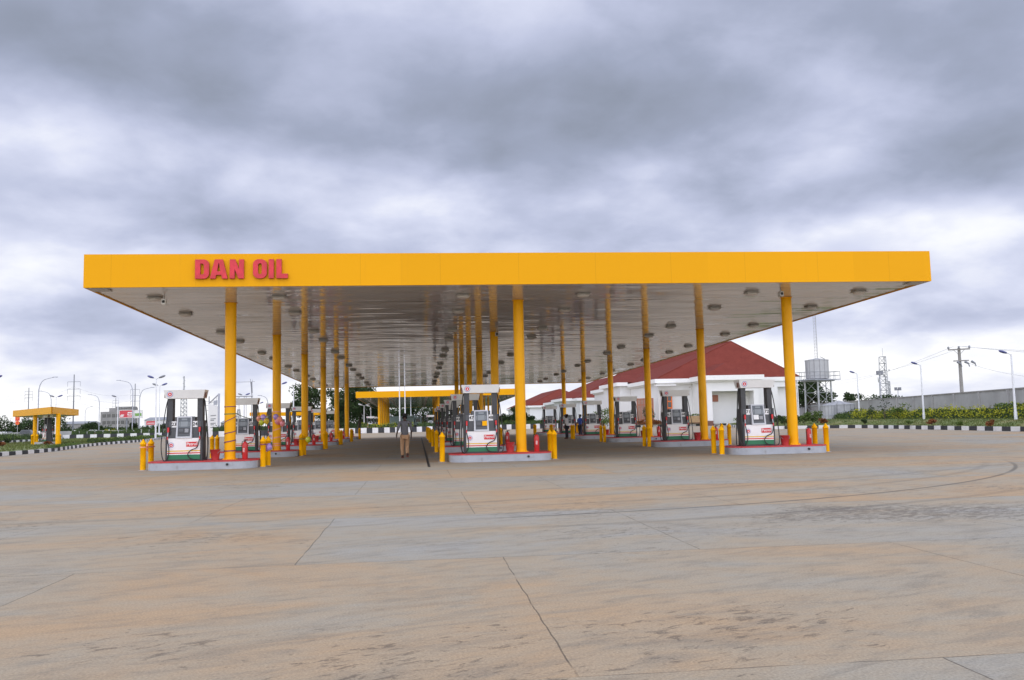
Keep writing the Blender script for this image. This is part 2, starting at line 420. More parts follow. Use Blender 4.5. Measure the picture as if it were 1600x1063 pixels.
TXT = {}
def text_mesh(t, size, depth=.004, off=0.):
    k = (t, size, depth, off)
    if k in TXT: return TXT[k]
    c = bpy.data.curves.new('txt', 'FONT'); c.body = t; c.size = size; c.extrude = depth; c.offset = off
    c.align_x = 'CENTER'; c.align_y = 'CENTER'
    o = bpy.data.objects.new('txt', c); COL.objects.link(o)
    bpy.context.view_layer.update()
    me = bpy.data.meshes.new_from_object(o.evaluated_get(bpy.context.evaluated_depsgraph_get()))
    bpy.data.objects.remove(o); TXT[k] = me
    return me
STAND = Matrix.Rotation(PI/2, 4, 'X')        # text lying in xy -> standing, facing -y

# ------------------------------------------------------------------ world and sun
SUN_EL, SUN_AZ = math.radians(66), math.radians(215)      # from behind the camera's left shoulder
w = bpy.data.worlds.new("World"); scene.world = w; w.use_nodes = True
nt = w.node_tree; nt.nodes.clear(); n = N(nt)
out = nt.nodes.new('ShaderNodeOutputWorld'); bg = nt.nodes.new('ShaderNodeBackground'); nt.links.new(bg.outputs[0], out.inputs[0])
sky = nt.nodes.new('ShaderNodeTexSky'); sky.sky_type = 'NISHITA'; sky.sun_disc = False
sky.sun_elevation = SUN_EL; sky.sun_rotation = SUN_AZ; sky.dust_density = 3
d = n.vm('NORMALIZE', n.coord('Generated')); s = n.sep(d)
az = n.m('ARCTAN2', s[0], s[1]); el = n.m('ARCSINE', s[2])
den = n.m('ADD', n.m('MAXIMUM', s[2], 0.0), .30)
q = n.comb(n.m('DIVIDE', s[0], den), n.m('DIVIDE', s[1], den), 0.0)
wq = n.noise(q, 1.9, 4, .5, col=True)
ws = n.sep(wq)
azw = n.m('ADD', az, n.m('MULTIPLY', n.m('SUBTRACT', ws[0], .5), .20))
elw = n.m('ADD', el, n.m('MULTIPLY', n.m('SUBTRACT', ws[1], .5), .075))
total = None
def azel(px, py):
    r = ray(px, py).normalized(); return math.atan2(r.x, r.y), math.asin(r.z)
BLOBS = [   # px, py, half-width px, half-height px, amount (+ bright, - dark)
    (760, 215, 270, 75, -.27), (560, 120, 300, 70, -.15), (1020, 120, 200, 80, -.15), (900, 60, 120, 50, -.12), (150, 60, 190, 60, -.24), (300, 120, 160, 40, -.10),
    (70, 190, 140, 70, .22), (330, 245, 120, 40, .04), (560, 300, 170, 40, .30), (660, 330, 120, 40, .14), (1010, 250, 70, 32, .24), (1060, 170, 60, 40, .06),
    (1380, 150, 90, 55, .17), (1300, 190, 60, 40, .12), (1540, 120, 90, 110, -.16), (1520, 275, 170, 40, -.17), (1230, 300, 150, 40, -.12),
    (350, 330, 200, 45, -.14), (100, 330, 90, 40, .06), (150, 410, 150, 35, .16), (30, 350, 60, 50, -.04), (180, 490, 150, 36, -.13), (60, 500, 90, 34, -.10), (1470, 355, 130, 26, .24),
    (1200, 360, 150, 30, .12), (900, 340, 160, 40, .10), (1450, 480, 170, 22, -.10), (1300, 510, 120, 18, -.06), (70, 585, 100, 25, -.10), (800, 40, 300, 30, .03), (480, 20, 100, 30, .06), (1000, 20, 90, 40, .08)]
for px, py, sx, sy, k in BLOBS:
    a, e = azel(px, py); sa, se = sx/F, sy/F
    t1 = n.m('POWER', n.m('DIVIDE', n.m('SUBTRACT', azw, a), sa), 2.0)
    t2 = n.m('POWER', n.m('DIVIDE', n.m('SUBTRACT', elw, e), se), 2.0)
    g = n.m('MULTIPLY', n.m('EXPONENT', n.m('MULTIPLY', n.m('ADD', t1, t2), -.6)), k)
    total = g if total is None else n.m('ADD', total, g)
f1 = n.noise(q, 1.25, 6, .48, .1); f2 = n.noise(n.vm('ADD', q, (7.3, 2.1, 0.0)), 4.2, 6, .52, .15)
f3 = n.noise(n.vm('ADD', q, (3.3, 8.1, 0.0)), 9.5, 6, .55, .2)
fb = n.m('ADD', n.m('ADD', n.m('MULTIPLY', n.m('SUBTRACT', n.ss(f1, .3, .7), .5), .37), n.m('MULTIPLY', n.m('SUBTRACT', n.ss(f2, .3, .7), .5), .21)), n.m('MULTIPLY', n.m('SUBTRACT', f3, .5), .09))
hor = n.m('MULTIPLY', n.m('SUBTRACT', 1.0, n.ss(el, .0, .17)), .43)
zen = n.m('MULTIPLY', n.ss(el, .50, .95), .10)
v = n.m('ADD', n.m('ADD', n.m('ADD', total, fb), hor), n.m('ADD', zen, .54))
ccol = n.ramp(v, [(.0, (.23, .257, .322)), (.28, (.32, .355, .468)), (.5, (.46, .495, .645)), (.68, (.61, .64, .785)), (.85, (.80, .815, .885)), (1.0, (.95, .95, .97))])
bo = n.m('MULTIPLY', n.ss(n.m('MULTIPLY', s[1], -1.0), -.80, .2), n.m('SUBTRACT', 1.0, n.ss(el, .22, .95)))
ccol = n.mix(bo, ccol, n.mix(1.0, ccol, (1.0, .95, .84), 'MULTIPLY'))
cs = n.vm('SCALE', ccol); nt.links.new(n.m('MULTIPLY_ADD', n.m('MULTIPLY', n.ss(n.m('MULTIPLY', s[1], -1.0), -.62, .35), n.m('SUBTRACT', 1.0, n.ss(el, .55, 1.2))), 24.0, 11.0), cs.node.inputs['Scale'])  # out-of-view sky beside and behind the camera brightened to light fascia and columns
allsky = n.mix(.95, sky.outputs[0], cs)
grd = n.ss(s[2], -.03, -.005)
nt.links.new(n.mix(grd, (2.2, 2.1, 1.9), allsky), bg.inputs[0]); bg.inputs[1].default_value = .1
sl = bpy.data.lights.new('sun', 'SUN'); so = bpy.data.objects.new('sun', sl); COL.objects.link(so)
sl.energy = .6; sl.angle = math.radians(40); sl.color = (1, .96, .9)
sd = Vector((sin(SUN_AZ)*cos(SUN_EL), cos(SUN_AZ)*cos(SUN_EL), sin(SUN_EL)))
so.rotation_euler = (-sd).to_track_quat('-Z', 'Y').to_euler()
so.location = sd*100
scene.view_settings.view_transform = 'Standard'; scene.view_settings.look = 'None'
scene.view_settings.exposure = .12; scene.view_settings.gamma = 1; scene.view_settings.use_curve_mapping = False

# ------------------------------------------------------------------ ground
def sheet(name, poly, z, m): 
    b = MB(); b.add([(p[0], p[1], z) for p in poly], [list(range(len(poly)))]); return struct(b.build(name, m))
sheet('ground', [(-2600, -300), (2600, -300), (2600, 4200), (-2600, 4200)], -.012, M_FIELD)
sheet('forecourt', [(-75, -45), (75, -45), (75, 150), (-75, 150)], 0, M_APRON)
drain = MB(); 
for i in range(11): drain.b2(-3.27, -3.19, -3.3+i*5, -3.3+i*5+4.96, .003, .006)
struct(drain.build('drain_channel', M_BLACK))

# ------------------------------------------------------------------ canopies
SX, SY = 9.823, 9.893
def soff(x, y): return 5.54 - .0112*y + .00244*x
CX0, CX1, CY0, CY1, FH = -13.35, 13.27, -3.55, 55.7, 1.0
def make_canopy(name, label, dy, letters):
    root = thing(name, (0, dy, 0), label, 'canopy')
    c = [(CX0, CY0), (CX1, CY0), (CX1, CY1), (CX0, CY1)]
    b = MB(); ins = .02
    vs = [(x, y, soff(x, y)) for x, y in c]
    sf = MB(); e = .06
    sf.add([(x+(e if x < 0 else -e), y+(e if y < 10 else -e), soff(x, y)+.03) for x, y in c], [(3, 2, 1, 0)])
    sf.build('soffit', M_SOFFIT, root)
    fa = MB()
    for i in range(4):
        (x0, y0), (x1, y1) = c[i], c[(i+1) % 4]
        L = math.hypot(x1-x0, y1-y0); ux, uy = (x1-x0)/L, (y1-y0)/L; nx, ny = -uy, ux     # inward
        t = .05
        def P(x, y, dz): return (x, y, soff(x, y)+dz)
        a0, a1 = (x0, y0), (x1, y1)
        q0, q1 = (x0+nx*t+ux*t, y0+ny*t+uy*t), (x1+nx*t-ux*t, y1+ny*t-uy*t)
        fa.add([P(*a0, 0), P(*a1, 0), P(*a1, FH), P(*a0, FH), P(*q0, 0), P(*q1, 0), P(*q1, FH), P(*q0, FH)],
               [(0, 1, 2, 3), (5, 4, 7, 6), (3, 2, 6, 7), (1, 0, 4, 5)])
    fas = fa.build('fascia', M_FASCIA, root)
    rf = MB(); rf.add([(x+(.06 if x < 0 else -.06), y+(.06 if y < 10 else -.06), soff(x, y)+FH-.25) for x, y in c], [(0, 1, 2, 3)])
    rf.build('roof', M_STEEL, root)
    tr = MB()       # pale drip edge under the front fascia, dark corner plates
    tr.add([(CX0+.05, CY0+.052, soff(CX0, CY0)-.012), (CX1-.05, CY0+.052, soff(CX1, CY0)-.012), (CX1-.05, CY0+.13, soff(CX1, CY0)-.012), (CX0+.05, CY0+.13, soff(CX0, CY0)-.012)], [(3, 2, 1, 0)])
    tr.build('drip_edge', M_PGREY, root)
    for sx_ in (CX0+.08, CX1-.62):
        cp = MB(); cp.box((sx_+.27, CY0+.42, soff(sx_, CY0)-.008), (.54, .5, .03)); cp.build('corner_plate', M_LAMP, root)
    for r in (-1, 0, 1):
        for i in range(6):
            x, y = r*SX, i*SY; h = soff(x, y)
            cb = MB()
            cb.tube([(x, y, .275), (x, y, 1.35)], .185, 24); cb.tube([(x, y, 1.362), (x, y, h+.03)], .185, 24)
            cb.tube([(x, y, 1.35), (x, y, 1.362)], .19, 24)
            cb.tube([(x, y, 3.3), (x, y, 3.312)], .189, 24)
            cb.tube([(x, y, .275), (x, y, .295)], .26, 24)
            for k in range(4): cb.box((x+.22*cos(PI/4+k*PI/2), y+.22*sin(PI/4+k*PI/2), .31), (.035, .035, .03))
            co = cb.build('column', M_COLUMN, root)
            tc = MB(); tc.tube([(x, y, h+.012), (x, y, h+.028)], .215, 24); tc.build('collar', M_COLUMN, co)
    if letters: sign_letters(fas)
    return root

def poly_letter(rings, h, depth):
    c = bpy.data.curves.new('letter', 'CURVE'); c.dimensions = '2D'; c.fill_mode = 'BOTH'; c.extrude = depth/2; c.bevel_depth = .006
    for r in rings:
        sp = c.splines.new('POLY'); sp.points.add(len(r)-1); sp.use_cyclic_u = True
        for i, p in enumerate(r): sp.points[i].co = (p[0], p[1], 0, 1)
    o = bpy.data.objects.new('letter', c); COL.objects.link(o); bpy.context.view_layer.update()
    me = bpy.data.meshes.new_from_object(o.evaluated_get(bpy.context.evaluated_depsgraph_get())); bpy.data.objects.remove(o)
    return me
def rrect(x0, x1, y0, y1, r, corners=(1, 1, 1, 1), n=6):
    pts = []
    for k, (cx, cy, a0) in enumerate(((x1-r, y1-r, 0), (x0+r, y1-r, PI/2), (x0+r, y0+r, PI), (x1-r, y0+r, 1.5*PI))):
        if corners[k]: pts += [(cx+r*cos(a0+PI/2*i/n), cy+r*sin(a0+PI/2*i/n)) for i in range(n+1)]
        else: pts.append(((x1, y1), (x0, y1), (x0, y0), (x1, y0))[k])
    return pts
def sign_letters(fascia):
    def fx(px): 
        r = ray(px, 423); t = (CY0-CAM.y)/r.y; p = CAM+r*t; return p.x
    H = .575
    def W(a, b_): return fx(120+b_/4.444)-fx(120+a/4.444)
    spec = {}
    wD = W(827, 922); spec['D'] = (827, [rrect(0, wD, 0, H, .15, (1, 0, 0, 1)), rrect(.145, wD-.14, .12, H-.12, .06, (1, 0, 0, 1))])
    wA = W(930, 1050); spec['A'] = (930, [[(0, 0), (.15, 0), (.175, .11), (wA-.175, .11), (wA-.15, 0), (wA, 0), (wA/2+.115, H), (wA/2-.115, H)],
                                         [(.2, .21), (wA-.2, .21), (wA/2+.012, H-.11), (wA/2-.012, H-.11)]])
    wN = W(1067, 1163); spec['N'] = (1067, [[(0, 0), (.135, 0), (.135, .30), (wN-.15, 0), (wN, 0), (wN, H), (wN-.135, H), (wN-.135, .27), (.15, H), (0, H)]])
    wO = W(1228, 1322); spec['O'] = (1228, [rrect(0, wO, 0, H, .16), rrect(.14, wO-.14, .115, H-.115, .065)])
    wI = W(1337, 1370); spec['I'] = (1337, [[(0, 0), (wI, 0), (wI, H), (0, H)]])
    wL = W(1390, 1467); spec['L'] = (1390, [[(0, 0), (wL, 0), (wL, .13), (.145, .13), (.145, H), (0, H)]])
    for ch in 'DANOIL':
        px, rings = spec[ch]
        me = poly_letter(rings, H, .07)
        x = fx(120+px/4.444); z = soff(x, CY0)+.235
        me.materials.clear(); me.materials.append(M_SIGN); me.materials.append(M_SIGNE)
        for p in me.polygons: p.material_index = 0 if p.normal.z > .9 else 1; p.use_smooth = False
        o = bpy.data.objects.new('sign_letter', me); COL.objects.link(o)
        o.rotation_euler = (PI/2, 0, 0); o.location = (x, CY0-.055, z); o.parent = fascia

make_canopy('station_canopy', 'huge flat yellow canopy on three rows of yellow columns with red fascia letters', 0, True)
make_canopy('station_canopy', 'smaller looking plain yellow canopy far behind the big one', 116.5, False)

# ceiling lights
def light_mesh():
    root = None
    b = MB(); b.box((0, 0, -.02), (.38, .38, .04)); b.box((0, 0, -.048), (.46, .46, .016))
    g = MB(); g.lathe([(.0001, -.125), (.15, -.122), (.195, -.10), (.215, -.058), (.0001, -.057)], n=16)
    return b.me('housing', M_LAMP), g.me('lens', M_LENS)
LH, LL = light_mesh()
ORD = ['nearest', 'second', 'third', 'fourth', 'fifth', 'sixth', 'seventh', 'eighth', 'ninth', 'tenth', 'eleventh', 'farthest']
LINE = ['outer left', 'second from left', 'third from left', 'third from right', 'second from right', 'outer right']
def lights(dy, far):
    for li, x in enumerate((-11.9, -8.0, -2.0, 2.05, 7.95, 11.85)):
        for k in range(12):
            y = (k//2)*SY + (-1.45 if k % 2 == 0 else 2.35) - (.12 if 0 < k//2 else 0)
            nm = f"{ORD[k]} boxy ceiling light in the {LINE[li]} line under the {'far' if far else 'big'} canopy"
            t = thing('ceiling_light', (x, y+dy, soff(x, y)+.028), nm, 'ceiling light', 'far canopy ceiling lights' if far else 'canopy ceiling lights')
            for n_, me in (('housing', LH), ('lens', LL)):
                o = bpy.data.objects.new(n_, me); COL.objects.link(o); o.parent = t
lights(0, False); lights(116.5, True)
# cameras and speakers hung under the soffit
sc_ = CAM + ray(257, 466)*1.0
def on_soffit(px, py):
    r = ray(px, py); nn = Vector((-.00244, .0112, 1)); t = (5.54-nn.dot(CAM))/nn.dot(r); return CAM+r*t
for (px, py, lab) in ((257, 463, 'small white security camera under the left front corner of the canopy'), (1219, 451, 'small security camera under the soffit by the right front column'), (776, 516, 'black speaker hung beside the second middle column')):
    p = on_soffit(px, py); t = thing('security_camera' if 'camera' in lab else 'speaker', (p.x, p.y, soff(p.x, p.y)+.03), lab, 'camera' if 'camera' in lab else 'speaker')
    b = MB(); b.cyl((0, 0, 0), (0, 0, -.14), .02, n=8); b.build('bracket', M_LAMP, t)
    b = MB(); b.box((0, -.02, -.22), (.13, .2, .17)); hd = b.build('housing', M_WHITE if 'white' in lab else M_LAMP, t)
    b = MB(); b.cyl((0, -.121, -.22), (0, -.135, -.22), .045, n=12); b.build('lens', M_BLACK, hd)

# ------------------------------------------------------------------ islands, bollards, extinguishers, buckets, pumps
ZI = .275
ROW = ['left row', 'middle row', 'right row']
RANK = ['nearest', 'second', 'third', 'fourth', 'fifth', 'farthest']
def stadium(x0, x1, hw, r, n=8):
    return rrect(x0, x1, -hw, hw, r, n=n)
def make_island():
    t = thing('pump_island', (0, 0, 0), '', 'island', 'pump islands')
    b = MB(); b.prism(stadium(-2.50, .98, .98, .62), 0, ZI-.035); k = b.build('kerb', M_ISLE, t)
    b = MB(); b.prism(stadium(-2.515, .995, .995, .635), ZI-.035, ZI); b.build('top_slab', M_ISLER, t)
    b = MB(); b.cyl((.12, -.979, .15), (.12, -1.03, .15), .04, n=14)
    b.cyl((.12, -1.031, .15), (.12, -1.034, .15), .03, n=14); b.build('drain_outlet', M_BLACK, t)
    return t
ISL = make_island()

def make_bollard():
    t = thing('bollard', (0, 0, 0), '', 'bollard', 'yellow bollards')
    b = MB(); b.lathe([(.09, 0), (.09, .84), (.108, .845), (.108, .868), (.012, 1.01), (.0001, 1.022)], n=18)
    for f in range(len(b.f)): b.s[f] = abs(b.v[b.f[f][0]][2]-b.v[b.f[f][2]][2]) > .5
    o = b.build('post', M_BOLL, t)
    b = MB(); b.lathe([(.16, 0), (.15, .008), (.106, .012)], n=14); b.build('footing', M_CONC, t)
    return t
BOL = make_bollard()

def make_ext():
    t = thing('fire_extinguisher', (0, 0, 0), '', 'fire extinguisher', 'fire extinguishers')
    b = MB(); b.lathe([(.085, 0), (.092, .015), (.092, .47), (.08, .53), (.04, .565), (.03, .58)], n=18); cy = b.build('cylinder', M_REDD, t)
    b = MB(); 
    for k in range(7):
        a0, a1 = -PI/2-.6+k*1.2/7, -PI/2-.6+(k+1)*1.2/7
        b.add([(.0935*cos(a0), .0935*sin(a0), .24), (.0935*cos(a1), .0935*sin(a1), .24), (.0935*cos(a1), .0935*sin(a1), .37), (.0935*cos(a0), .0935*sin(a0), .37)], [(0, 1, 2, 3)], 0 if k in (0, 1, 5, 6, 3) else 1)
    b.build('label', [M_REDD, M_WHITE], cy)
    b = MB(); b.box((0, 0, .6), (.05, .05, .05)); b.box((.03, 0, .645), (.14, .025, .018)); b.box((.025, 0, .617), (.13, .022, .014)); b.build('valve', M_BLACK, t)
    b = MB(); b.tube([(-.03, 0, .6), (-.1, 0, .58), (-.12, -.01, .45), (-.108, -.02, .3), (-.105, -.02, .14)], .011, 8); b.build('hose', M_BLACK, t)
    return t
EXT = make_ext()
def make_bucket():
    t = thing('fire_bucket', (0, 0, 0), '', 'bucket', 'red fire buckets')
    b = MB(); b.lathe([(.12, 0), (.165, .33), (.172, .335), (.172, .345), (.155, .345), (.112, .03), (.0001, .03)], n=20); b.build('pail', M_BUCKET, t)
    b = MB(); b.lathe([(.1505, .29), (.0001, .292)], n=16); b.build('sand', M_EARTH, t)
    b = MB(); b.tube([(.17*cos(a), -.02-.1*sin(a), .32-.13*sin(a)) for a in [PI*i/10 for i in range(11)]], .006, 6); b.build('handle', M_STEEL, t)
    return t
BUC = make_bucket()

def bez(pts, k=8):
    pts = [Vector(p) for p in pts]; out = []
    for i in range(len(pts)-1):
        p0 = pts[max(i-1, 0)]; p1 = pts[i]; p2 = pts[i+1]; p3 = pts[min(i+2, len(pts)-1)]
        for j in range(k):
            t = j/k; out.append(.5*((2*p1)+(p2-p0)*t+(2*p0-5*p1+4*p2-p3)*t*t+(3*p1-p0-3*p2+p3)*t**3))
    out.append(pts[-1]); return out
def logo(b, x, y, z, r, base_=0):        # materials: base_.. blue, white, red
    b.disc((x, y-.004, z), r, base_); b.disc((x, y-.006, z), r*.84, base_+1); b.disc((x, y-.008, z), r*.62, base_+2)
    dr = [(x+r*.22*cos(a)*(1-.4*max(0, sin(a))), y-.010, z-r*.10+r*.2*sin(a)*(1+1.0*max(0, sin(a)))) for a in [2*PI*i/18 for i in range(18)]]
    b.add(dr, [list(range(18))], base_+1)
    return b
def make_pump():
    t = thing('fuel_pump', (0, 0, 0), '', 'fuel pump', 'fuel pumps')
    # lower cabinet
    b = MB(); b.b2(-.58, .58, -.25, .25, 0, .06); b.b2(-.58, .58, -.24, .24, .06, .75)
    cab = b.build('cabinet', M_DARK, t)
    for fy, rz in ((-1, 0), (1, PI)):
        e = thing('front_panel', (0, 0, 0), None, None) if False else None
        b = MB(); y = -.268
        prof = [(.055, .205, 3), (.205, .235, 0), (.235, .275, 2), (.275, .305, 0), (.305, .345, 1), (.345, .742, 0)]
        for z0, z1, mi in prof: b.b2(-.52, .52, y, -.24, z0, z1, mi)
        o = b.build('front_panel', [M_WHITEP, M_STY, M_STR, M_GREEN], cab, rz=rz)
        b = MB(); b.b2(.08, .44, y-.012, y-.001, .46, .62, 0); b.mesh(text_mesh('Petrol', .135, .002, .0015), Matrix.Translation((.26, y-.014, .545)) @ STAND, 1)
        b.build('fuel_label', [M_RED, M_WHITE], o)
        b = MB(); logo(b, -.40, y, .52, .088); b.build('logo', [M_BLUE, M_WHITE, M_LOGOR], o)
    # middle body
    b = MB(); b.b2(-.55, .55, -.17, .17, .75, 1.30); b.b2(-.32, .32, -.16, .16, 1.30, 1.44); b.build('middle_body', M_MID, t)
    for rz in (0, PI):
        b = MB()                       # sloping console
        vs = [(-.255, -.30, .745), (.255, -.30, .745), (.235, -.19, 1.46), (-.235, -.19, 1.46), (-.255, -.16, .745), (.255, -.16, .745), (.235, -.15, 1.46), (-.235, -.15, 1.46)]
        b.add(vs, [(0, 1, 2, 3), (1, 5, 6, 2), (4, 0, 3, 7), (3, 2, 6, 7), (5, 4, 7, 6), (4, 5, 1, 0)])
        con = b.build('console', M_FRAME, t, rz=rz)
        sl_ = (-.19+.30)/(1.46-.745)
        def P(x, z, dy): return (x, -.30+(z-.745)*sl_-dy, z)
        def panel(x0, x1, z0, z1, dy, mi, B): B.add([P(x0, z0, dy), P(x1, z0, dy), P(x1, z1, dy), P(x0, z1, dy)], [(0, 1, 2, 3)], mi)
        B = MB(); panel(-.2, .2, .80, 1.42, .006, 0, B); panel(-.09, .09, 1.33, 1.39, .010, 1, B)
        panel(-.17, -.14, 1.13, 1.27, .010, 1, B); panel(.14, .17, 1.13, 1.27, .010, 1, B); panel(-.12, .12, 1.12, 1.29, .010, 1, B)
        B.build('screen', [M_SCREEN, M_LCD], con)
        B = MB(); panel(-.18, .18, .83, 1.08, .010, 0, B); panel(-.16, -.02, .96, 1.05, .014, 1, B); panel(.02, .15, .93, 1.06, .014, 2, B)
        for i in range(3):
            for j in range(4): panel(.03+i*.042, .06+i*.042, .935+j*.031, .957+j*.031, .018, 3, B)
        panel(-.17, .17, .84, .88, .014, 1, B)
        B.build('keypad', [M_DARK, M_MID, M_BLACK, M_FRAME], con)
        for sx_ in (-1, 1):
            b = MB(); b.b2(-.075, .075, -.186, -.171, -.1, .1)
            pl = b.build('number_plate', M_WHITE, t, loc=(sx_*.335*cos(rz), 0, 1.2), rz=rz)
            o = bpy.data.objects.new('number', text_mesh('00', .15, .002, .003)); COL.objects.link(o); o.parent = pl
            o.location = (0, -.188, 0); o.rotation_euler = (PI/2, 0, 0)
    for sx_ in (-1, 1):
        b = MB(); b.b2(sx_*.48-.085, sx_*.48+.085, -.15, .15, 1.30, 2.05); b.b2(sx_*.565-.035, sx_*.565+.035, -.2, .2, .06, 1.32); b.build('upright', M_DARK, t)
    b = MB(); b.box((0, 0, 2.19), (1.2, .5, .28), top=(1.10, 1.1)); hd = b.build('header', M_PGREY, t)
    for rz in (0, PI):
        b = MB(); logo(b, -.46, -.262, 2.19, .10); 
        for i, v_ in enumerate(b.v): b.v[i] = (v_[0], v_[1]-.0895*(v_[2]-2.19), v_[2])
        b.build('logo', [M_BLUE, M_WHITE, M_LOGOR], hd, rz=rz)
    for sx_ in (-1, 1): b = MB(); b.box((sx_*.65, -.1, 2.16), (.03, .12, .17)); b.build('end_lamp', M_PLINTH, hd)
    for rz in (0, PI):
        for sx_ in (-1, 1):
            b = MB(); b.b2(sx_*.50-.05, sx_*.50+.05, -.235, -.2, .86, 1.12, 1); b.box((sx_*.50, -.26, 1.03), (.055, .05, .14), 0); b.box((sx_*.50, -.275, .96), (.035, .045, .05), 0)
            b.tube([(sx_*.50, -.262, .965), (sx_*.505, -.285, .87), (sx_*.51, -.30, .80)], [.018, .02, .017], 8, 2); b.tube([(sx_*.51, -.30, .80), (sx_*.515, -.305, .70)], .019, 8, 0)
            b.build('nozzle', [M_RED, M_BLACK, M_STEEL], t, rz=rz)
            b = MB()
            if sx_ < 0: pts = [(-.56, 0, 2.04), (-.60, -.03, 1.96), (-.66, -.06, 1.6), (-.71, -.1, 1.1), (-.745, -.17, .55), (-.69, -.24, .14), (-.60, -.29, .015), (-.49, -.32, .12), (-.455, -.33, .36), (-.51, -.31, .70)]
            else: pts = [(.56, 0, 2.04), (.60, -.03, 1.96), (.66, -.06, 1.6), (.71, -.1, 1.1), (.755, -.17, .55), (.73, -.24, .12), (.62, -.3, .015), (.42, -.335, .03), (.24, -.34, .07), (.15, -.345, .2), (.24, -.345, .34), (.44, -.335, .44), (.51, -.31, .70)]
            if rz: pts = [((p[0] if abs(p[0]) < .6 else (.6+(abs(p[0])-.6)*.45)*(1 if p[0] > 0 else -1)), p[1], p[2]) for p in pts]
            b.tube(bez(pts, 6), .0165, 8); b.build('hose', M_BLACK, t, rz=rz)
    return t
PUMP = make_pump()

def number_obj(pl, s_):
    o = pl.children[0]; me = text_mesh(s_, .155, .002, .0035)
    if not me.materials: me.materials.append(M_INK)
    o.data = me
used = {}
def inst(proto, key=None):
    k = proto.name
    if k not in used: used[k] = 1; return proto
    return copy_tree(proto)
def label_pump(p, num, lab):
    p['label'] = lab
    pls = kid(p, 'number_plate')
    fr = [x for x in pls if abs(x.rotation_euler.z) < 1]; bk = [x for x in pls if abs(x.rotation_euler.z) > 1]
    fr.sort(key=lambda o: o.location.x); bk.sort(key=lambda o: -o.location.x)
    for o, v_ in zip(fr, (num, num+1)): number_obj(o, str(v_))
    for o, v_ in zip(bk, (num-2, num-1)): number_obj(o, str(v_))
for r in range(3):
    for i in range(6):
        X, Y = (r-1)*SX, i*SY
        island = inst(ISL); island.location = (X, Y, 0)
        where = f"{RANK[i]} island of the {ROW[r]}"
        island['label'] = f"grey pump island with red top, {RANK[i]} in the {ROW[r]}"
        p = inst(PUMP); p.location = (X-1.40, Y-.12, ZI); num = (23, 47, 71)[r]-4*i
        label_pump(p, num, f"white and charcoal fuel pump numbered {num} and {num+1}, {RANK[i]} in the {ROW[r]}")
        if r == 0 and i == 0: p0 = p
        if r == 1 and i == 0: pm = p
        if r == 2 and i == 0: pr = p
        bx = inst(BUC); bx.location = (X-.42, Y-.25, ZI); bx.rotation_euler.z = random.uniform(-.4, .4); bx['label'] = f"red sand bucket left of the column on the {where}"
        ex = inst(EXT); ex.location = (X+.52, Y-.15, ZI); ex.rotation_euler.z = random.uniform(-.5, .5); ex['label'] = f"red fire extinguisher right of the column on the {where}"
        for sx_, xx in (('left', -2.72), ('right', 1.12)):
            for fy, yy in (('front', -.25), ('rear', .65)):
                bo = inst(BOL); bo.location = (X+xx+random.uniform(-.02, .02), Y+yy+random.uniform(-.03, .03), 0); bo.rotation_euler = (random.uniform(-.008, .008), random.uniform(-.008, .008), random.uniform(0, 6))
                bo['label'] = f"{fy} yellow bollard at the {sx_} end of the {where}"
# notices stuck on two consoles
for p, m_, nm, x0, x1, z0, z1 in ((pm, M_BOLL, 'yellow_notice', .03, .19, .93, 1.09), (pr, M_WHITE, 'paper_notice', -.19, .0, .93, 1.09)):
    con = [c for c in kid(p, 'console') if abs(c.rotation_euler.z) < 1][0]
    sl_ = (-.19+.30)/(1.46-.745); b = MB()
    P = lambda x, z: (x, -.30+(z-.745)*sl_-.022, z)
    b.add([P(x0, z0), P(x1, z0), P(x1, z1), P(x0, z1)], [(0, 1, 2, 3)]); b.build(nm, m_, con)
# pumps below the far canopy and in the kiosk on the lawn
for (r, i) in ((0, 0), (0, 1), (1, 0), (2, 0), (1, 1), (0, 2)):
    p = copy_tree(PUMP); p.location = ((r-1)*SX-1.4, 116.5+i*SY, ZI)
    label_pump(p, 11+8*r+2*i, f"small distant fuel pump under the far canopy, {RANK[i]} in its {ROW[r]}")
    q_ = copy_tree(ISL); q_.location = ((r-1)*SX, 116.5+i*SY, 0); q_['label'] = f"island under the far canopy, {RANK[i]} in its {ROW[r]}"

# ------------------------------------------------------------------ ribbons and balloons
def ribbon(name, mtl, x, y, spec, label):
    b = MB(); R = .192
    for z0, z1, a0, a1, w_ in spec:
        N_ = max(8, int(abs(a1-a0)/.25)); vs = []
        for k in range(N_+1):
            a = a0+(a1-a0)*k/N_; z = z0+(z1-z0)*k/N_; rr = R+.004*(k % 2)
            vs += [(x+rr*cos(a), y+rr*sin(a), z-w_/2), (x+rr*cos(a), y+rr*sin(a), z+w_/2)]
        b.add(vs, [(2*k, 2*k+2, 2*k+3, 2*k+1) for k in range(N_)], 0, True)
    return tag(b.build(name, mtl), label, 'ribbon', 'ribbons wound round the columns')
XL = -SX
ribbon('ribbon', M_RIBP, XL, 0, [(2.02, 2.05, PI, 3*PI, .03), (1.45, 1.72, PI, 2*PI, .03), (1.72, 1.1, 2*PI, 3*PI, .03), (1.1, 1.22, PI, 2*PI, .035), (1.22, .82, 2*PI, 3*PI, .03), (.82, .92, PI, 2*PI, .04), (.92, .55, 2*PI, 3*PI, .03), (.55, .58, PI, 3*PI, .04)], 'purple ribbon wound round the front left column')
ribbon('ribbon', M_RIBG, XL, 0, [(1.78, 1.80, PI, 3*PI, .03)], 'thin green ribbon round the front left column')
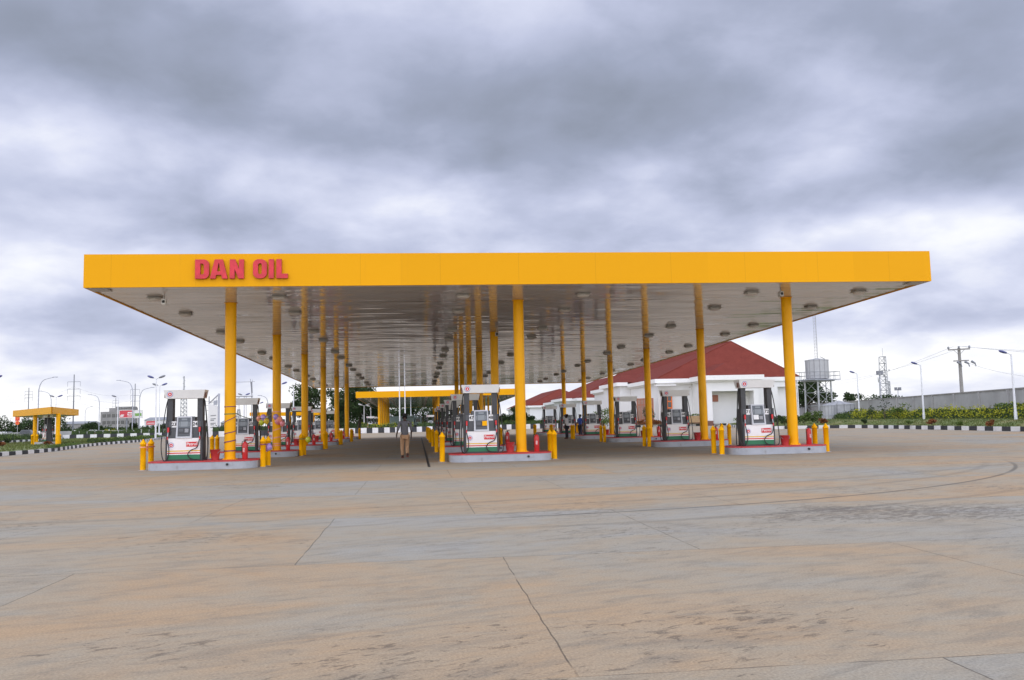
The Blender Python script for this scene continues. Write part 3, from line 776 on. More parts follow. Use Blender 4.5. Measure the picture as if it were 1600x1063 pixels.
ribbon('ribbon', M_RIBK, XL, SY, [(1.98, 2.0, PI, 3*PI, .05), (1.1, 1.28, PI, 2*PI, .05), (1.28, .8, 2*PI, 3*PI, .04), (.8, .88, PI, 2*PI, .05), (.88, .6, 2*PI, 3*PI, .04), (.56, .6, PI, 3*PI, .05), (.48, .5, PI, 3*PI, .04)], 'pink ribbon wound round the second column of the left row')
g = MB(); A = Vector((XL+.19, 0, 1.80)); B_ = Vector((XL-.15, SY-.18, 1.9)); 
g.tube([A+(B_-A)*t+Vector((0, 0, -.42*4*t*(1-t)*.5)) for t in [k/16 for k in range(17)]], .012, 6)
tag(g.build('garland_string', M_RIBG), 'green party string stretched between the two nearest left columns', 'string')
def balloon(p, r, colr, label):
    t = thing('balloon', p, label, 'balloon', 'party balloons', rz=random.uniform(0, 6))
    b = MB(); b.lathe([(.0001, r*1.08), (r*.5, r*.93), (r*.86, r*.5), (r, .02), (r*.9, -r*.48), (r*.55, -r*.95), (r*.14, -r*1.27), (.0001, -r*1.3)], n=16); b.build('skin', M_BAL[colr], t)
    b = MB(); b.lathe([(.01, -r*1.28), (.025, -r*1.38), (.0001, -r*1.37)], n=8); b.build('knot', M_BAL[colr], t)
    t.rotation_euler.x = random.uniform(-.4, .4)
def along(px, py, d): return D(px, py, d)
dg = 36.5
for px, py, c_, l_ in ((405.5, 654.5, 'salmon', 'salmon balloon, left of the lilac one in the hanging cluster'), (411.5, 652.5, 'lilac', 'lilac balloon on top of the cluster hanging between two left columns'), (409, 659.5, 'lime', 'lime green balloon low in the cluster hanging between two left columns'), (416, 657.5, 'yellow', 'yellow balloon at the right of the cluster hanging between two left columns')):
    balloon(along(px, py, dg), .125, c_, l_)
dg = 39.2
for px, py, c_, l_ in ((431, 651.5, 'lilac', 'lilac balloon tied to the ribboned second left column'), (437, 655, 'salmon', 'salmon balloon, biggest of the cluster on the ribboned second column'), (433.5, 658.5, 'pink', 'pink balloon beneath the lilac one on the second left column'), (441, 661.5, 'pink', 'pink balloon lowest and rightmost of the second column cluster')):
    balloon(along(px, py, dg), .125, c_, l_)
for (px, py, d_, c_, l_) in ((231, 698.5, 30.3, 'salmon', 'salmon balloon tied between the two bollards at far left front'), (419.5, 698.5, 29.6, 'lilac', 'lilac balloon tied to the bollards right of the front left island'), (481.5, 686.8, 38.6, 'lime', 'lime balloon on the bollards right of the second left island')):
    balloon(D(px, py, d_), .12, c_, l_)
for (X, Y, xx, ml, lb) in ((XL, 0, -2.72, M_RIBK, 'pink ribbon tying the bollards left of the front left island'), (XL, 0, 1.12, M_RIBP, 'purple ribbon tying the bollards right of the front left island'), (XL, SY, 1.12, M_RIBG, 'green ribbon tying the bollards right of the second left island')):
    b = MB(); cx = X+xx; ring = []
    for k in range(28):
        a = 2*PI*k/28; ring.append((cx+.118*cos(a), Y+.2+(.45 if sin(a) > 0 else -.45)+.118*sin(a), .74))
    vs = [(p[0], p[1], z) for p in ring for z in (.735, .77)]
    b.add(vs, [(2*k, (2*k+2) % 56, (2*k+3) % 56, 2*k+1) for k in range(28)]); tag(b.build('ribbon', ml), lb, 'ribbon', 'ribbons on the bollards')

# ------------------------------------------------------------------ people
def skin_mesh(name, joints, edges, mtl, parent, sub=2):
    me = bpy.data.meshes.new(name); names = list(joints)
    me.from_pydata([joints[k][0] for k in names], [(names.index(a), names.index(b_)) for a, b_ in edges], [])
    o = bpy.data.objects.new(name, me); COL.objects.link(o)
    m1 = o.modifiers.new('s', 'SKIN'); m1.use_smooth_shade = True
    for i, k in enumerate(names):
        r = joints[k][1]; r = r if hasattr(r, '__len__') else (r, r)
        me.skin_vertices[0].data[i].radius = r
    me.skin_vertices[0].data[0].use_root = True
    m2 = o.modifiers.new('u', 'SUBSURF'); m2.levels = sub; m2.render_levels = sub
    bpy.context.view_layer.update()
    res = bpy.data.meshes.new_from_object(o.evaluated_get(bpy.context.evaluated_depsgraph_get()))
    bpy.data.objects.remove(o); res.materials.clear(); res.materials.append(mtl)
    for p in res.polygons: p.use_smooth = True
    o = bpy.data.objects.new(name, res); COL.objects.link(o); o.parent = parent
    return o
def person(loc, rz, label, shirt, trous, pose):
    t = thing('person', loc, label, 'person', rz=rz)
    J = {}; hip = .86
    J['pelvis'] = ((0, 0, hip), (.14, .10)); J['belly'] = ((0, .01, 1.02), (.125, .095)); J['chest'] = ((0, .0, 1.22), (.15, .105)); J['neck0'] = ((0, -.01, 1.40), (.075, .065))
    J['neck'] = ((0, 0, 1.46), (.052, .055)); J['head0'] = ((0, .015, 1.54), (.072, .085)); J['head1'] = ((0, .02, 1.62), (.078, .095)); J['head2'] = ((0, .005, 1.685), (.05, .06))
    J['chin'] = ((0, .085, 1.515), (.03, .03)); J['nose'] = ((0, .125, 1.575), (.014, .014))
    E = [('pelvis', 'belly'), ('belly', 'chest'), ('chest', 'neck0'), ('neck0', 'neck'), ('neck', 'head0'), ('head0', 'head1'), ('head1', 'head2'), ('head0', 'chin'), ('head1', 'nose')]
    for s_, sx_ in (('l', -1), ('r', 1)):
        P = pose[s_]
        J['sh'+s_] = ((sx_*.19, -.005, 1.375), .058); J['el'+s_] = ((sx_*P['el'][0], P['el'][1], P['el'][2]), .042); J['wr'+s_] = ((sx_*P['wr'][0], P['wr'][1], P['wr'][2]), .028)
        J['pa'+s_] = ((sx_*(P['wr'][0]+.005), P['wr'][1]+.015, P['wr'][2]-.07), (.022, .036))
        E += [('neck0', 'sh'+s_), ('sh'+s_, 'el'+s_), ('el'+s_, 'wr'+s_), ('wr'+s_, 'pa'+s_)]
        px, py, pz = J['pa'+s_][0]
        for k, (dy, ln) in enumerate(((-.027, .065), (-.009, .08), (.009, .085), (.027, .075))):
            J[f'f{k}{s_}'] = ((px-sx_*.006, py+dy*1.1, pz-.05), .0095); J[f'g{k}{s_}'] = ((px-sx_*.018, py+dy*1.2, pz-.05-ln*.7), .008)
            E += [('pa'+s_, f'f{k}{s_}'), (f'f{k}{s_}', f'g{k}{s_}')]
        J['th'+s_] = ((px-sx_*.012, py+.045, pz-.005), .0105); J['ti'+s_] = ((px-sx_*.02, py+.06, pz-.045), .009); E += [('pa'+s_, 'th'+s_), ('th'+s_, 'ti'+s_)]
        J['hp'+s_] = ((sx_*.095, 0, .82), .09); J['kn'+s_] = ((sx_*P['kn'][0], P['kn'][1], P['kn'][2]), .06); J['an'+s_] = ((sx_*P['an'][0], P['an'][1], P['an'][2]), .04)
        J['he'+s_] = ((sx_*P['an'][0], P['an'][1]-.04, P['an'][2]-.04), .034); J['to'+s_] = ((sx_*(P['an'][0]+.02), P['an'][1]+.16, P['toe']), (.04, .025))
        E += [('pelvis', 'hp'+s_), ('hp'+s_, 'kn'+s_), ('kn'+s_, 'an'+s_), ('an'+s_, 'he'+s_), ('an'+s_, 'to'+s_)]
    skin_mesh('body', J, E, M_SKIN, t, 2)
    def grow(keys, dr, over={}):
        o = {}
        for k in keys:
            p, r = J[k]; r = r if hasattr(r, '__len__') else (r, r); o[k] = (over.get(k, p), (r[0]+dr, r[1]+dr))
        return o
    S = grow(['belly', 'chest', 'neck0', 'shl', 'shr', 'ell', 'elr'], .02); S['hem'] = ((0, 0, .80), (.17, .125))
    for s_ in 'lr':
        a, b_ = Vector(J['el'+s_][0]), Vector(J['wr'+s_][0]); S['cu'+s_] = (tuple(a+(b_-a)*.3), (.052, .052))
    skin_mesh('shirt', {**{'belly': S['belly']}, **S}, [('belly', 'chest'), ('belly', 'hem'), ('chest', 'neck0'), ('neck0', 'shl'), ('neck0', 'shr'), ('shl', 'ell'), ('shr', 'elr'), ('ell', 'cul'), ('elr', 'cur')], shirt, t, 2)
    T = grow(['pelvis', 'hpl', 'hpr', 'knl', 'knr', 'anl', 'anr'], .018); T['anl'] = (T['anl'][0], (.07, .07)); T['anr'] = (T['anr'][0], (.07, .07)); T['knl'] = (T['knl'][0], (.08, .08)); T['knr'] = (T['knr'][0], (.08, .08))
    skin_mesh('trousers', T, [('pelvis', 'hpl'), ('pelvis', 'hpr'), ('hpl', 'knl'), ('hpr', 'knr'), ('knl', 'anl'), ('knr', 'anr')], trous, t, 2)
    for s_ in 'lr':
        skin_mesh('shoe', {'he': (J['he'+s_][0], .05), 'an': ((J['an'+s_][0][0], J['an'+s_][0][1], J['an'+s_][0][2]-.02), .048), 'to': (J['to'+s_][0], (.05, .035))}, [('he', 'an'), ('he', 'to')], M_SHOE, t, 2)
    skin_mesh('hair', {'a': ((0, -.01, 1.64), (.088, .1)), 'b': ((0, -.01, 1.70), (.075, .085)), 'c': ((0, -.05, 1.57), (.07, .06))}, [('a', 'b'), ('a', 'c')], M_HAIR, t, 2)
    for sx_ in (-1, 1):
        b = MB(); b.box((sx_*.088, .01, 1.575), (.018, .035, .06)); b.build('ear', M_SKIN, t)
        b = MB(); b.box((sx_*.032, .112, 1.605), (.026, .01, .013)); b.build('eye', M_WHITE, t)
    b = MB(); b.box((0, .113, 1.535), (.05, .01, .012)); b.build('mouth', M_PLINTH, t)
    return t
WALK = {'l': dict(el=(.27, -.05, 1.13), wr=(.315, .05, .90), kn=(.10, .13, .46), an=(.09, .12, .085), toe=.03),
        'r': dict(el=(.255, .04, 1.12), wr=(.25, .12, .88), kn=(.09, .10, .46), an=(.08, -.16, .16), toe=.045)}
STANDP = {'l': dict(el=(.26, -.02, 1.13), wr=(.25, .08, .90), kn=(.10, .02, .46), an=(.11, .0, .085), toe=.03),
          'r': dict(el=(.26, -.02, 1.13), wr=(.25, .16, 1.0), kn=(.10, .02, .46), an=(.12, -.02, .085), toe=.03)}
mp = G(633, 716)
person((mp.x, mp.y, 0), 0.06, 'man in grey shirt and tan trousers walking away under the canopy', M_SHIRT, M_TROUS, WALK)
q_ = G(907, 682.5); person((q_.x, q_.y, 0), 2.2, 'man in blue and dark clothes standing among the right row pumps', M_BLUEC, M_DARKC, STANDP)
q_ = base(885, 62); person((q_.x, q_.y, 0), 1.1, 'man in white shirt beside a distant right row pump', M_WHITEC, M_DARKC, STANDP)
q_ = base(583, 140); person((q_.x, q_.y, 0), 2.6, 'attendant in navy clothes by a pump under the far canopy', M_DARKC, M_DARKC, STANDP)
q_ = base(578.5, 139); person((q_.x, q_.y, 0), .6, 'attendant in white shirt left of the far canopy columns', M_WHITEC, M_DARKC, STANDP)

# ------------------------------------------------------------------ kerbs, lawns, planting
def resample(pts, step):
    pts = [Vector((p[0], p[1], 0)) for p in pts]; out = [pts[0].copy()]; acc = 0.
    for a, b_ in zip(pts, pts[1:]):
        L = (b_-a).length; pos = step-acc
        while pos < L: out.append(a+(b_-a)*(pos/L)); pos += step
        acc = (acc+L) % step
    return out
def smooth_line(pts, it=2):
    for _ in range(it):
        o = [pts[0]]
        for a, b_ in zip(pts, pts[1:]): o += [(.75*a[0]+.25*b_[0], .75*a[1]+.25*b_[1]), (.25*a[0]+.75*b_[0], .25*a[1]+.75*b_[1])]
        pts = o+[pts[-1]]
    return pts
def kerb_mesh(pts, step, w_, h, z0=0.):
    b = MB(); r = resample(pts, step)
    for i, (a, c_) in enumerate(zip(r, r[1:])):
        m_ = (a+c_)/2; ang = math.atan2(c_.y-a.y, c_.x-a.x)
        b.box((m_.x+random.uniform(-.008, .008), m_.y+random.uniform(-.008, .008), z0+h/2+random.uniform(-.006, .006)), ((c_-a).length-.012, w_, h), i % 2, ang, top=(1, .86))
    return b
KL = smooth_line([(-24, -8), (-26.5, 14), (-27.0, 23), (-27.3, 30), (-30.5, 44), (-32.2, 56), (-32.8, 68), (-37.5, 92), (-38.5, 97), (-36, 100.5)])
KLB = smooth_line([(-43, 30), (-43.0, 50), (-43.9, 60), (-45.5, 71), (-48.5, 84), (-52, 97)])
struct(kerb_mesh(KL, .95, .2, .23).build('kerb', [M_KW, M_KB]))
struct(kerb_mesh(KLB, 1.15, .2, .5).build('kerb', [M_KB, M_KW]))
KR = smooth_line([(31.0, -6), (32.2, 8), (33.4, 20), (35.2, 36), (36.2, 44), (35.4, 48.3), (33, 49.6), (30.6, 50.6), (29.6, 53), (31, 60), (36, 80), (41.5, 93)], 2)
struct(kerb_mesh(KR, 1.02, .2, .29).build('kerb', [M_KW, M_KB]))
struct(kerb_mesh([(23.5, 96.5), (40.6, 95.2), (42.5, 94.4), (66, 92)], .9, .2, .3).build('kerb', [M_KW, M_KB]))
PW = [(-52, 97), (-45, 99), (-33.8, 102.2), (-20, 102.6), (-8.5, 102.8), (2, 106.5), (10.4, 110), (22, 114)]
pw = kerb_mesh(PW, .85, .3, .78)
tag(pw.build('planter_wall', [M_KW, M_KB]), 'low black and white striped planter wall across the back of the forecourt', 'wall')

def lawn(name, A, B, zA, zB, m_, nx=40, ny=6, amp=.03):
    A = resample(A, .5); B = resample(B, .5); b = MB(); vs = []
    for i in range(nx+1):
        a = A[int(i*(len(A)-1)/nx)]; c_ = B[int(i*(len(B)-1)/nx)]
        for j in range(ny+1):
            t = j/ny; p = a+(c_-a)*t; tt = t*t*(3-2*t)
            vs.append((p.x, p.y, zA+(zB-zA)*tt+(random.uniform(-amp, amp) if 0 < j < ny else 0)))
    b.add(vs, [(i*(ny+1)+j, i*(ny+1)+j+1, (i+1)*(ny+1)+j+1, (i+1)*(ny+1)+j) for i in range(nx) for j in range(ny)], 0, True)
    return struct(b.build(name, m_))
lawn('lawn', KL, [(-42, -8), (-43, 30)]+KLB+[(-45, 100)], .2, .24, M_GRASS)
def offs(pts, d_):
    o = []
    for i, p in enumerate(pts):
        a = pts[max(i-1, 0)]; c_ = pts[min(i+1, len(pts)-1)]; L = math.hypot(c_[0]-a[0], c_[1]-a[1]); o.append((p[0]+(c_[1]-a[1])/L*d_, p[1]-(c_[0]-a[0])/L*d_))
    return o
HR = [(36.6, -10), (37.0, 8), (37.6, 20), (39.2, 30), (40.5, 41), (42.4, 57), (44.0, 66), (45.5, 78), (48, 93)]
lawn('lawn', KR, HR, .26, .72, M_GRASS, 60, 8)
lawn('lawn', HR, [(110, -10), (110, 8), (110, 20), (112, 36), (115, 50), (116, 60), (118, 70), (120, 84), (120, 93)], .72, .75, M_GRASS, 40, 6)
lawn('lawn', [(23.5, 96.7), (42.5, 94.6), (66, 92.2)], [(24, 101), (42.5, 99.5), (66, 99)], .26, .3, M_GRASS, 20, 3)
lawn('planting_bed', PW, [(p[0]-.3, p[1]+4.5) for p in PW], .6, .62, M_EARTH, 40, 3)
lawn('planting_bed', [(-43.1, 30)]+KLB, [(-60, 30), (-60, 50), (-62, 60), (-64, 75), (-66, 100)], .3, .3, M_EARTH, 30, 4)

def tufts(name, A, B, count, h):
    A = resample(A, .5); B = resample(B, .5); b = MB()
    for _ in range(count):
        t = random.random(); u = random.random(); a = A[int(t*(len(A)-1))]; c_ = B[int(t*(len(B)-1))]; p = a+(c_-a)*u
        z = .24 if 'l' == name else .26+(.72-.26)*u*u*(3-2*u)
        for k in range(4):
            an = random.random()*6.28; l = h*random.uniform(.5, 1.2); dx, dy = cos(an), sin(an)
            b.add([(p.x-dy*.02, p.y+dx*.02, z), (p.x+dy*.02, p.y-dx*.02, z), (p.x+dx*l*.5, p.y+dy*l*.5, z+l)], [(0, 1, 2)])
    return b
gb = tufts('l', KL, [(-42, -8), (-43, 30)]+KLB+[(-45, 100)], 9000, .13); gb2 = tufts('r', KR, HR, 9000, .11)
o = gb.build('grass', M_GRASS); tag(o, 'short rough grass blades on the left lawn strip', 'grass', kind='stuff')
o = gb2.build('grass', M_GRASS); tag(o, 'short grass blades on the sloping right lawn', 'grass', kind='stuff')

def hedge(name, pts, width, z0, h, leafm, label, cat='hedge', dens=110, size=.16, group=None, bumpy=.25):
    t = thing(name, (0, 0, 0), label, cat, group)
    pts = [Vector((p[0], p[1], 0)) for p in pts]; L = sum((b_-a).length for a, b_ in zip(pts, pts[1:]))
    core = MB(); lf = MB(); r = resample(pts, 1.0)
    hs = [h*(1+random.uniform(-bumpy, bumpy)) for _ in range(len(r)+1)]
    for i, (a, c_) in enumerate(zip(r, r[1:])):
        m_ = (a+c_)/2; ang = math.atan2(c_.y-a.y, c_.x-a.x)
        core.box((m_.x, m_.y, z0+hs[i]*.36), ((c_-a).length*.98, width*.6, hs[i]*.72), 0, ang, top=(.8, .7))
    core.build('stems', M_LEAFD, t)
    for _ in range(int(L*dens)):
        k = random.random()*(len(r)-1); i = int(k); f = k-i; p = r[i]+(r[min(i+1, len(r)-1)]-r[i])*f
        d_ = (r[min(i+1, len(r)-1)]-r[i]).normalized(); nn = Vector((-d_.y, d_.x, 0)); hh = hs[i]*(1-f)+hs[i+1]*f
        a = random.random()*PI; rad = random.uniform(.72, 1.08)
        lf.leaf(p+nn*(cos(a)*width*.5*rad)+Vector((0, 0, z0+.03+sin(a)**.6*hh*rad*random.uniform(.55, 1))), size)
    lf.build('foliage', leafm, t)
    return t
HB = lambda a, b_: [tuple(Vector((PW[a][0], PW[a][1]))+Vector((-.2, 1.3))), tuple(Vector((PW[b_][0], PW[b_][1]))+Vector((-.2, 1.3)))]
hedge('hedge', [(-51.5, 98.6), (-45, 100.4), (-34, 103.6)], 1.7, .6, .95, M_LEAFM, 'mixed green hedge behind the left end of the striped planter wall', group='hedges on the planter wall')
hedge('hedge', [(-33.5, 103.6), (-20, 104)], 1.7, .6, 1.0, M_LEAFD, 'dark green hedge on the planter wall behind the left pumps', group='hedges on the planter wall')
hedge('hedge', [(-19.5, 104), (-12.5, 104.1)], 1.4, .6, .35, M_LEAFD, 'low dark plants on the planter wall left of the yellow hedge', group='hedges on the planter wall')
hedge('hedge', [(-12, 104.1), (-8.5, 104.3), (-4, 105.8)], 1.7, .62, 1.0, M_LEAFY, 'bright yellow green hedge in front of the far canopy', group='hedges on the planter wall')
hedge('hedge', [(-3.5, 106), (2, 107.8), (6, 109.6)], 1.7, .62, .9, M_LEAFM, 'mid green hedge right of the walking man on the planter wall', group='hedges on the planter wall')
hedge('hedge', [(6.3, 109.8), (10.4, 111.5), (22, 115.5)], 1.7, .62, .95, M_LEAFM, 'green hedge at the right end of the striped planter wall', group='hedges on the planter wall')
hedge('hedge', [(-44.5, 42), (-45.2, 60), (-46.8, 71)], 2.2, .3, .95, M_LEAFM, 'thick dark hedge on the far left behind the kiosk', group='left lawn hedges')
hedge('hedge', [(-47.2, 73), (-50, 84), (-53, 96)], 1.8, .3, .7, M_LEAFD, 'lower hedge running back behind the yellow kiosk', group='left lawn hedges')
hedge('hedge', [(-27.6, 30.5), (-30.9, 44)][::-1], .8, .22, .16, M_LEAFM, 'low ground plants beside the kerb in front of the kiosk', group='left lawn hedges', dens=70, size=.12)
hedge('hedge', [(-32.6, 52), (-33.2, 66), (-38, 92)], 1.0, .22, .34, M_LEAFM, 'low leafy border along the left kerb right of the kiosk', group='left lawn hedges', dens=80, size=.15, bumpy=.45)
hedge('hedge', [(37.6, 8), (38.3, 20), (39.9, 30), (41.2, 41), (43.1, 57), (43.7, 61)], 1.8, .70, 1.0, M_LEAFY, 'long yellow green hedge at the foot of the boundary wall', group='right lawn hedges', dens=170)
hedge('hedge', [(44.0, 62), (44.8, 67), (45.3, 72)], 1.8, .70, .75, M_LEAFM, 'shorter green hedge in front of the ground tank', group='right lawn hedges', dens=140)

def shrub(name, p, h, r, leafm, label, cat='shrub', count=260, size=.14, group=None):
    t = thing(name, p, label, cat, group); b = MB()
    for k in range(4): a = random.random()*6.28; b.tube([(0, 0, 0), (cos(a)*r*.3, sin(a)*r*.3, h*.6)], [.025, .012], 5)
    b.build('stem', M_BARK, t); b = MB()
    cl = [(random.uniform(-.55, .55)*r, random.uniform(-.55, .55)*r, h*random.uniform(.35, .8), random.uniform(.35, .6)) for _ in range(7)]
    for _ in range(count):
        c_ = random.choice(cl); v_ = Vector((random.gauss(0, 1), random.gauss(0, 1), random.gauss(0, 1))).normalized()*random.uniform(.5, 1)*c_[3]
        b.leaf(Vector((c_[0]+v_.x*r, c_[1]+v_.y*r, max(.04, c_[2]+v_.z*h*.5))), size)
    b.build('foliage', leafm, t); return t
def lawnp(px, py, z): q = G(px, py, z); return (q.x, q.y, z-.02)
for (px, py, h, r, m_, lb) in ((1456, 663.5, .42, .38, M_LEAFR, 'rusty orange shrub on the right lawn, biggest of that colour'), (1547, 665.5, .42, .30, M_LEAFR, 'dark rusty shrub at the far right of the lawn'), (1351, 662.5, .42, .32, M_LEAFD, 'dark round shrub on the lawn left of the orange one'),
    (1500, 665.0, .28, .26, M_LEAFM, 'small green shrub between the two rusty shrubs'), (1420, 662.5, .25, .3, M_LEAFM, 'small green tuft left of the rusty orange shrub'), (1322, 661.5, .22, .2, M_LEAFM, 'tiny green tuft near the lawn corner')):
    shrub('shrub', lawnp(px, py, .42), h, r, m_, lb, group='shrubs dotted over the right lawn')
for (px, d_, h, r, m_, lb) in ((1256, 86, 1.25, .9, M_LEAFM, 'leafy green shrub just right of the front right column'), (1277, 86.5, 1.3, 1.0, M_LEAFM, 'broad green shrub beneath the water tower'), (1284, 84.5, .55, .5, M_LEAFR, 'red leaved shrub beneath the water tower'), (1238, 86, 1.0, .8, M_LEAFD, 'dark shrub half hidden by the front right column'),
    (1213, 85, 1.1, .7, M_LEAFD, 'spiky dark plant right of pump 72'), (1225, 86, .9, .7, M_LEAFM, 'green shrub between pump 72 and the front right column')):
    shrub('shrub', base(px, d_, .35), h, r, m_, lb, count=420, size=.2, group='shrubs by the building corner')
for (px, d_, h, r, m_, lb) in ((942, 128, 2.9, 1.9, M_LEAFM, 'tall leafy shrub by the white building behind the bollards'), (949, 127.5, 1.3, 1.8, M_LEAFM, 'low green shrub at the foot of the white building'), (991, 129, 2.8, 1.3, M_LEAFD, 'thin dark shrub before the brown window'), (1014, 128.5, 3.0, 1.0, M_LEAFD, 'slender dark plant at the right of the brown window'),
    (1003, 128, .9, 1.2, M_LEAFR, 'reddish low plant under the brown window'), (1025, 128, .9, 1.1, M_LEAFR, 'reddish low plant behind pump 67'), (968, 128, .8, 1.4, M_LEAFM, 'low green plant left of pump 63'), (1082, 128, .8, 1.0, M_LEAFM, 'low green plant by the brown planter box'), (1160, 128, .9, 1.6, M_LEAFM, 'low green plants behind pump 71')):
    shrub('shrub', base(px, d_, .28), h, r, m_, lb, count=380, size=.26, group='plants along the white building')
for (px, py, h, r, m_, lb) in ((172, 683, 1.3, .9, M_LEAFY, 'yellow green bushy sapling on the left lawn edge'), (152, 684, .9, .9, M_LEAFP, 'pink flowering shrub on the left lawn edge'), (196, 682, 1.2, .5, M_LEAFM, 'small green sapling below the red billboard'), (208, 682, 1.1, .5, M_LEAFD, 'pointed dark sapling right of the red billboard'), (4, 698, .45, .5, M_LEAFR, 'rusty shrub at the left picture edge'), (12, 693, .5, .4, M_LEAFD, 'dark little shrub left of the kiosk'), (75, 695, .3, .4, M_LEAFR, 'rusty flowers below the kiosk pump')):
    q = G(px, py, .25); shrub('shrub', (q.x, q.y, .23), h, r, m_, lb, count=300, size=.15, group='shrubs on the left lawn')
shrub('shrub', base(803, 150, .3), 1.2, .7, M_LEAFR, 'orange flowering shrub left of the front middle column', count=200, size=.2)
# wild shrub on the hedge and saplings near the wall
q = base(1572, 66, .72); shrub('shrub', tuple(q), 1.25, 1.5, M_LEAFM, 'wild taller bush growing out of the yellow hedge by the lamp', count=700, size=.2)
q = base(1405, 83, .72); shrub('shrub', tuple(q), 1.5, 1.3, M_LEAFM, 'leafy plant behind the yellow hedge, right of the sapling', count=300, size=.2)
q = base(1382, 82, .72); shrub('sapling', tuple(q), 1.95, .7, M_LEAFD, 'thin bare sapling sticking up before the boundary wall', cat='sapling', count=70, size=.18)
q = base(1362, 84, .72); shrub('shrub', tuple(q), 1.3, .6, M_LEAFD, 'small dark bush between tank and sapling', count=160, size=.18)
q = base(1340, 98, .72); shrub('shrub', tuple(q), 1.2, 1.4, M_LEAFD, 'dark bush at the foot of the first right lamp', count=300, size=.22)

def tree(p, h, r, crown0, leafm, label, count=2600, size=.5, clumps=16, squash=.8, group=None, name='tree'):
    t = thing(name, p, label, 'tree', group); b = MB()
    b.tube([(0, 0, 0), (random.uniform(-.1, .1)*r, 0, h*.3), (random.uniform(-.15, .15)*r, random.uniform(-.1, .1)*r, h*.7)], [h*.035, h*.026, h*.01], 8)
    cl = []
    for k in range(clumps):
        a = random.random()*6.28; rr = r*math.sqrt(random.random())*.78; zz = crown0+(h-crown0)*random.uniform(.12, .88)
        rr *= 1-.5*max(0, (zz-crown0)/(h-crown0)-.45)/.55
        c_ = Vector((cos(a)*rr, sin(a)*rr, zz)); cl.append((c_, r*random.uniform(.22, .42)))
        b.tube([(0, 0, h*.28+random.random()*h*.2), tuple(c_*.55+Vector((0, 0, h*.2))), tuple(c_)], [h*.014, h*.009, h*.004], 5)
    b.build('trunk', M_BARK, t); b = MB()
    for _ in range(count):
        c_, cr = random.choice(cl); v_ = Vector((random.gauss(0, 1), random.gauss(0, 1), random.gauss(0, 1))).normalized()*cr*random.uniform(.45, 1.05); v_.z *= squash
        b.leaf(c_+v_, size, flat=.6)
    b.build('crown', leafm, t); return t
bp = lambda px, d_: tuple(base(px, d_))
tree(bp(481, 185), 9.8, 4.9, 2.6, M_LEAFD, 'round dark tree between the left columns, standing alone', 5200, .5, 26, group=None)
tree(bp(560, 200), 11.5, 6.3, 1.5, M_LEAFD, 'tall dense dark tree left of the far canopy', 7000, .55, 34)
tree(bp(530, 205), 10.0, 4.8, 1.0, M_LEAFD, 'dark tree merging with the tall dense one on its left', 4200, .55, 22)
for k, (px, d_, h, r, lb) in enumerate(((612, 230, 5.8, 5, 'first tree of the wood seen beneath the far canopy'), (635, 235, 6.2, 5.5, 'tree behind the white flagpoles under the far canopy'), (660, 232, 6.6, 5.5, 'tree right of the flagpoles under the far canopy'), (690, 238, 6.2, 5.5, 'tree behind the middle pumps under the far canopy'), (722, 245, 5.6, 5, 'tree hidden behind the near middle pump'), (586, 230, 5.6, 4.5, 'tree behind the far canopy columns'),
    (805, 235, 5.2, 3.0, 'dark round tree left of the white building, tallest there'), (785, 240, 3.4, 3.0, 'low dark tree left of the round one by the middle column'), (826, 238, 3.6, 2.6, 'low dark tree right of the round one, beside the building'))):
    tree(bp(px, d_), h, r, h*.12, M_LEAFD, lb, 1500, .6, 14, group='trees of the far wood')
for (px, d_, h, r, lb) in ((4, 300, 6.3, 5.5, 'dark tree at the left picture edge'), (22, 290, 4.4, 5, 'low dark tree left of the kiosk sign'), (50, 285, 6.0, 7, 'wide dark tree behind the left kiosk column'), (66, 290, 6.2, 6, 'dark tree between the two kiosk columns'), (86, 280, 6.0, 5, 'dark tree behind the right kiosk column'), (146, 320, 4.0, 4, 'small dark tree left of the grey office block'), (136, 330, 3.6, 4, 'smaller dark tree beside the long hedge'), (213, 260, 3.3, 3.0, 'dark tree under the green billboard'), (251, 300, 2.6, 3, 'low dark tree left of the front pump')):
    tree(bp(px, d_), h, r, h*.1, M_LEAFD, lb, 1100, .65, 12, group='trees across the road')
tree(bp(1262, 150), 7.4, 4.6, 2.4, M_LEAFD, 'dark tree behind the water tower', 3600, .45, 22)
tree(bp(1290, 150), 4.9, 3.2, 2.4, M_LEAFD, 'thin loose tree right of the water tower legs', 700, .42, 9)
tree(bp(1334, 175), 5.4, 2.4, 3.4, M_LEAFD, 'ragged tree top showing over the wall right of the ground tank', 500, .5, 8)
tree(bp(1392, 190), 4.9, 6.0, 4.0, M_LEAFD, 'dark leaves showing over the wall below the radio mast', 700, .45, 12, squash=.4)
for k, (a, b_, w_, h) in enumerate((((-210, 330), (-95, 310), 8, 2.6), ((-95, 310), (-60, 330), 7, 2.0))):
    hedge('hedge', [a, b_], w_, 0, h, M_LEAFD, ('long dark hedgerow across the road at far left', 'lower dark hedgerow across the road near the office block')[k], dens=36, size=.8)
hedge('hedge', [(-40, 300), (140, 330)], 8, 0, 3.0, M_LEAFD, 'dark strip of woodland along the horizon behind the canopies', dens=36, size=.9, bumpy=.4)

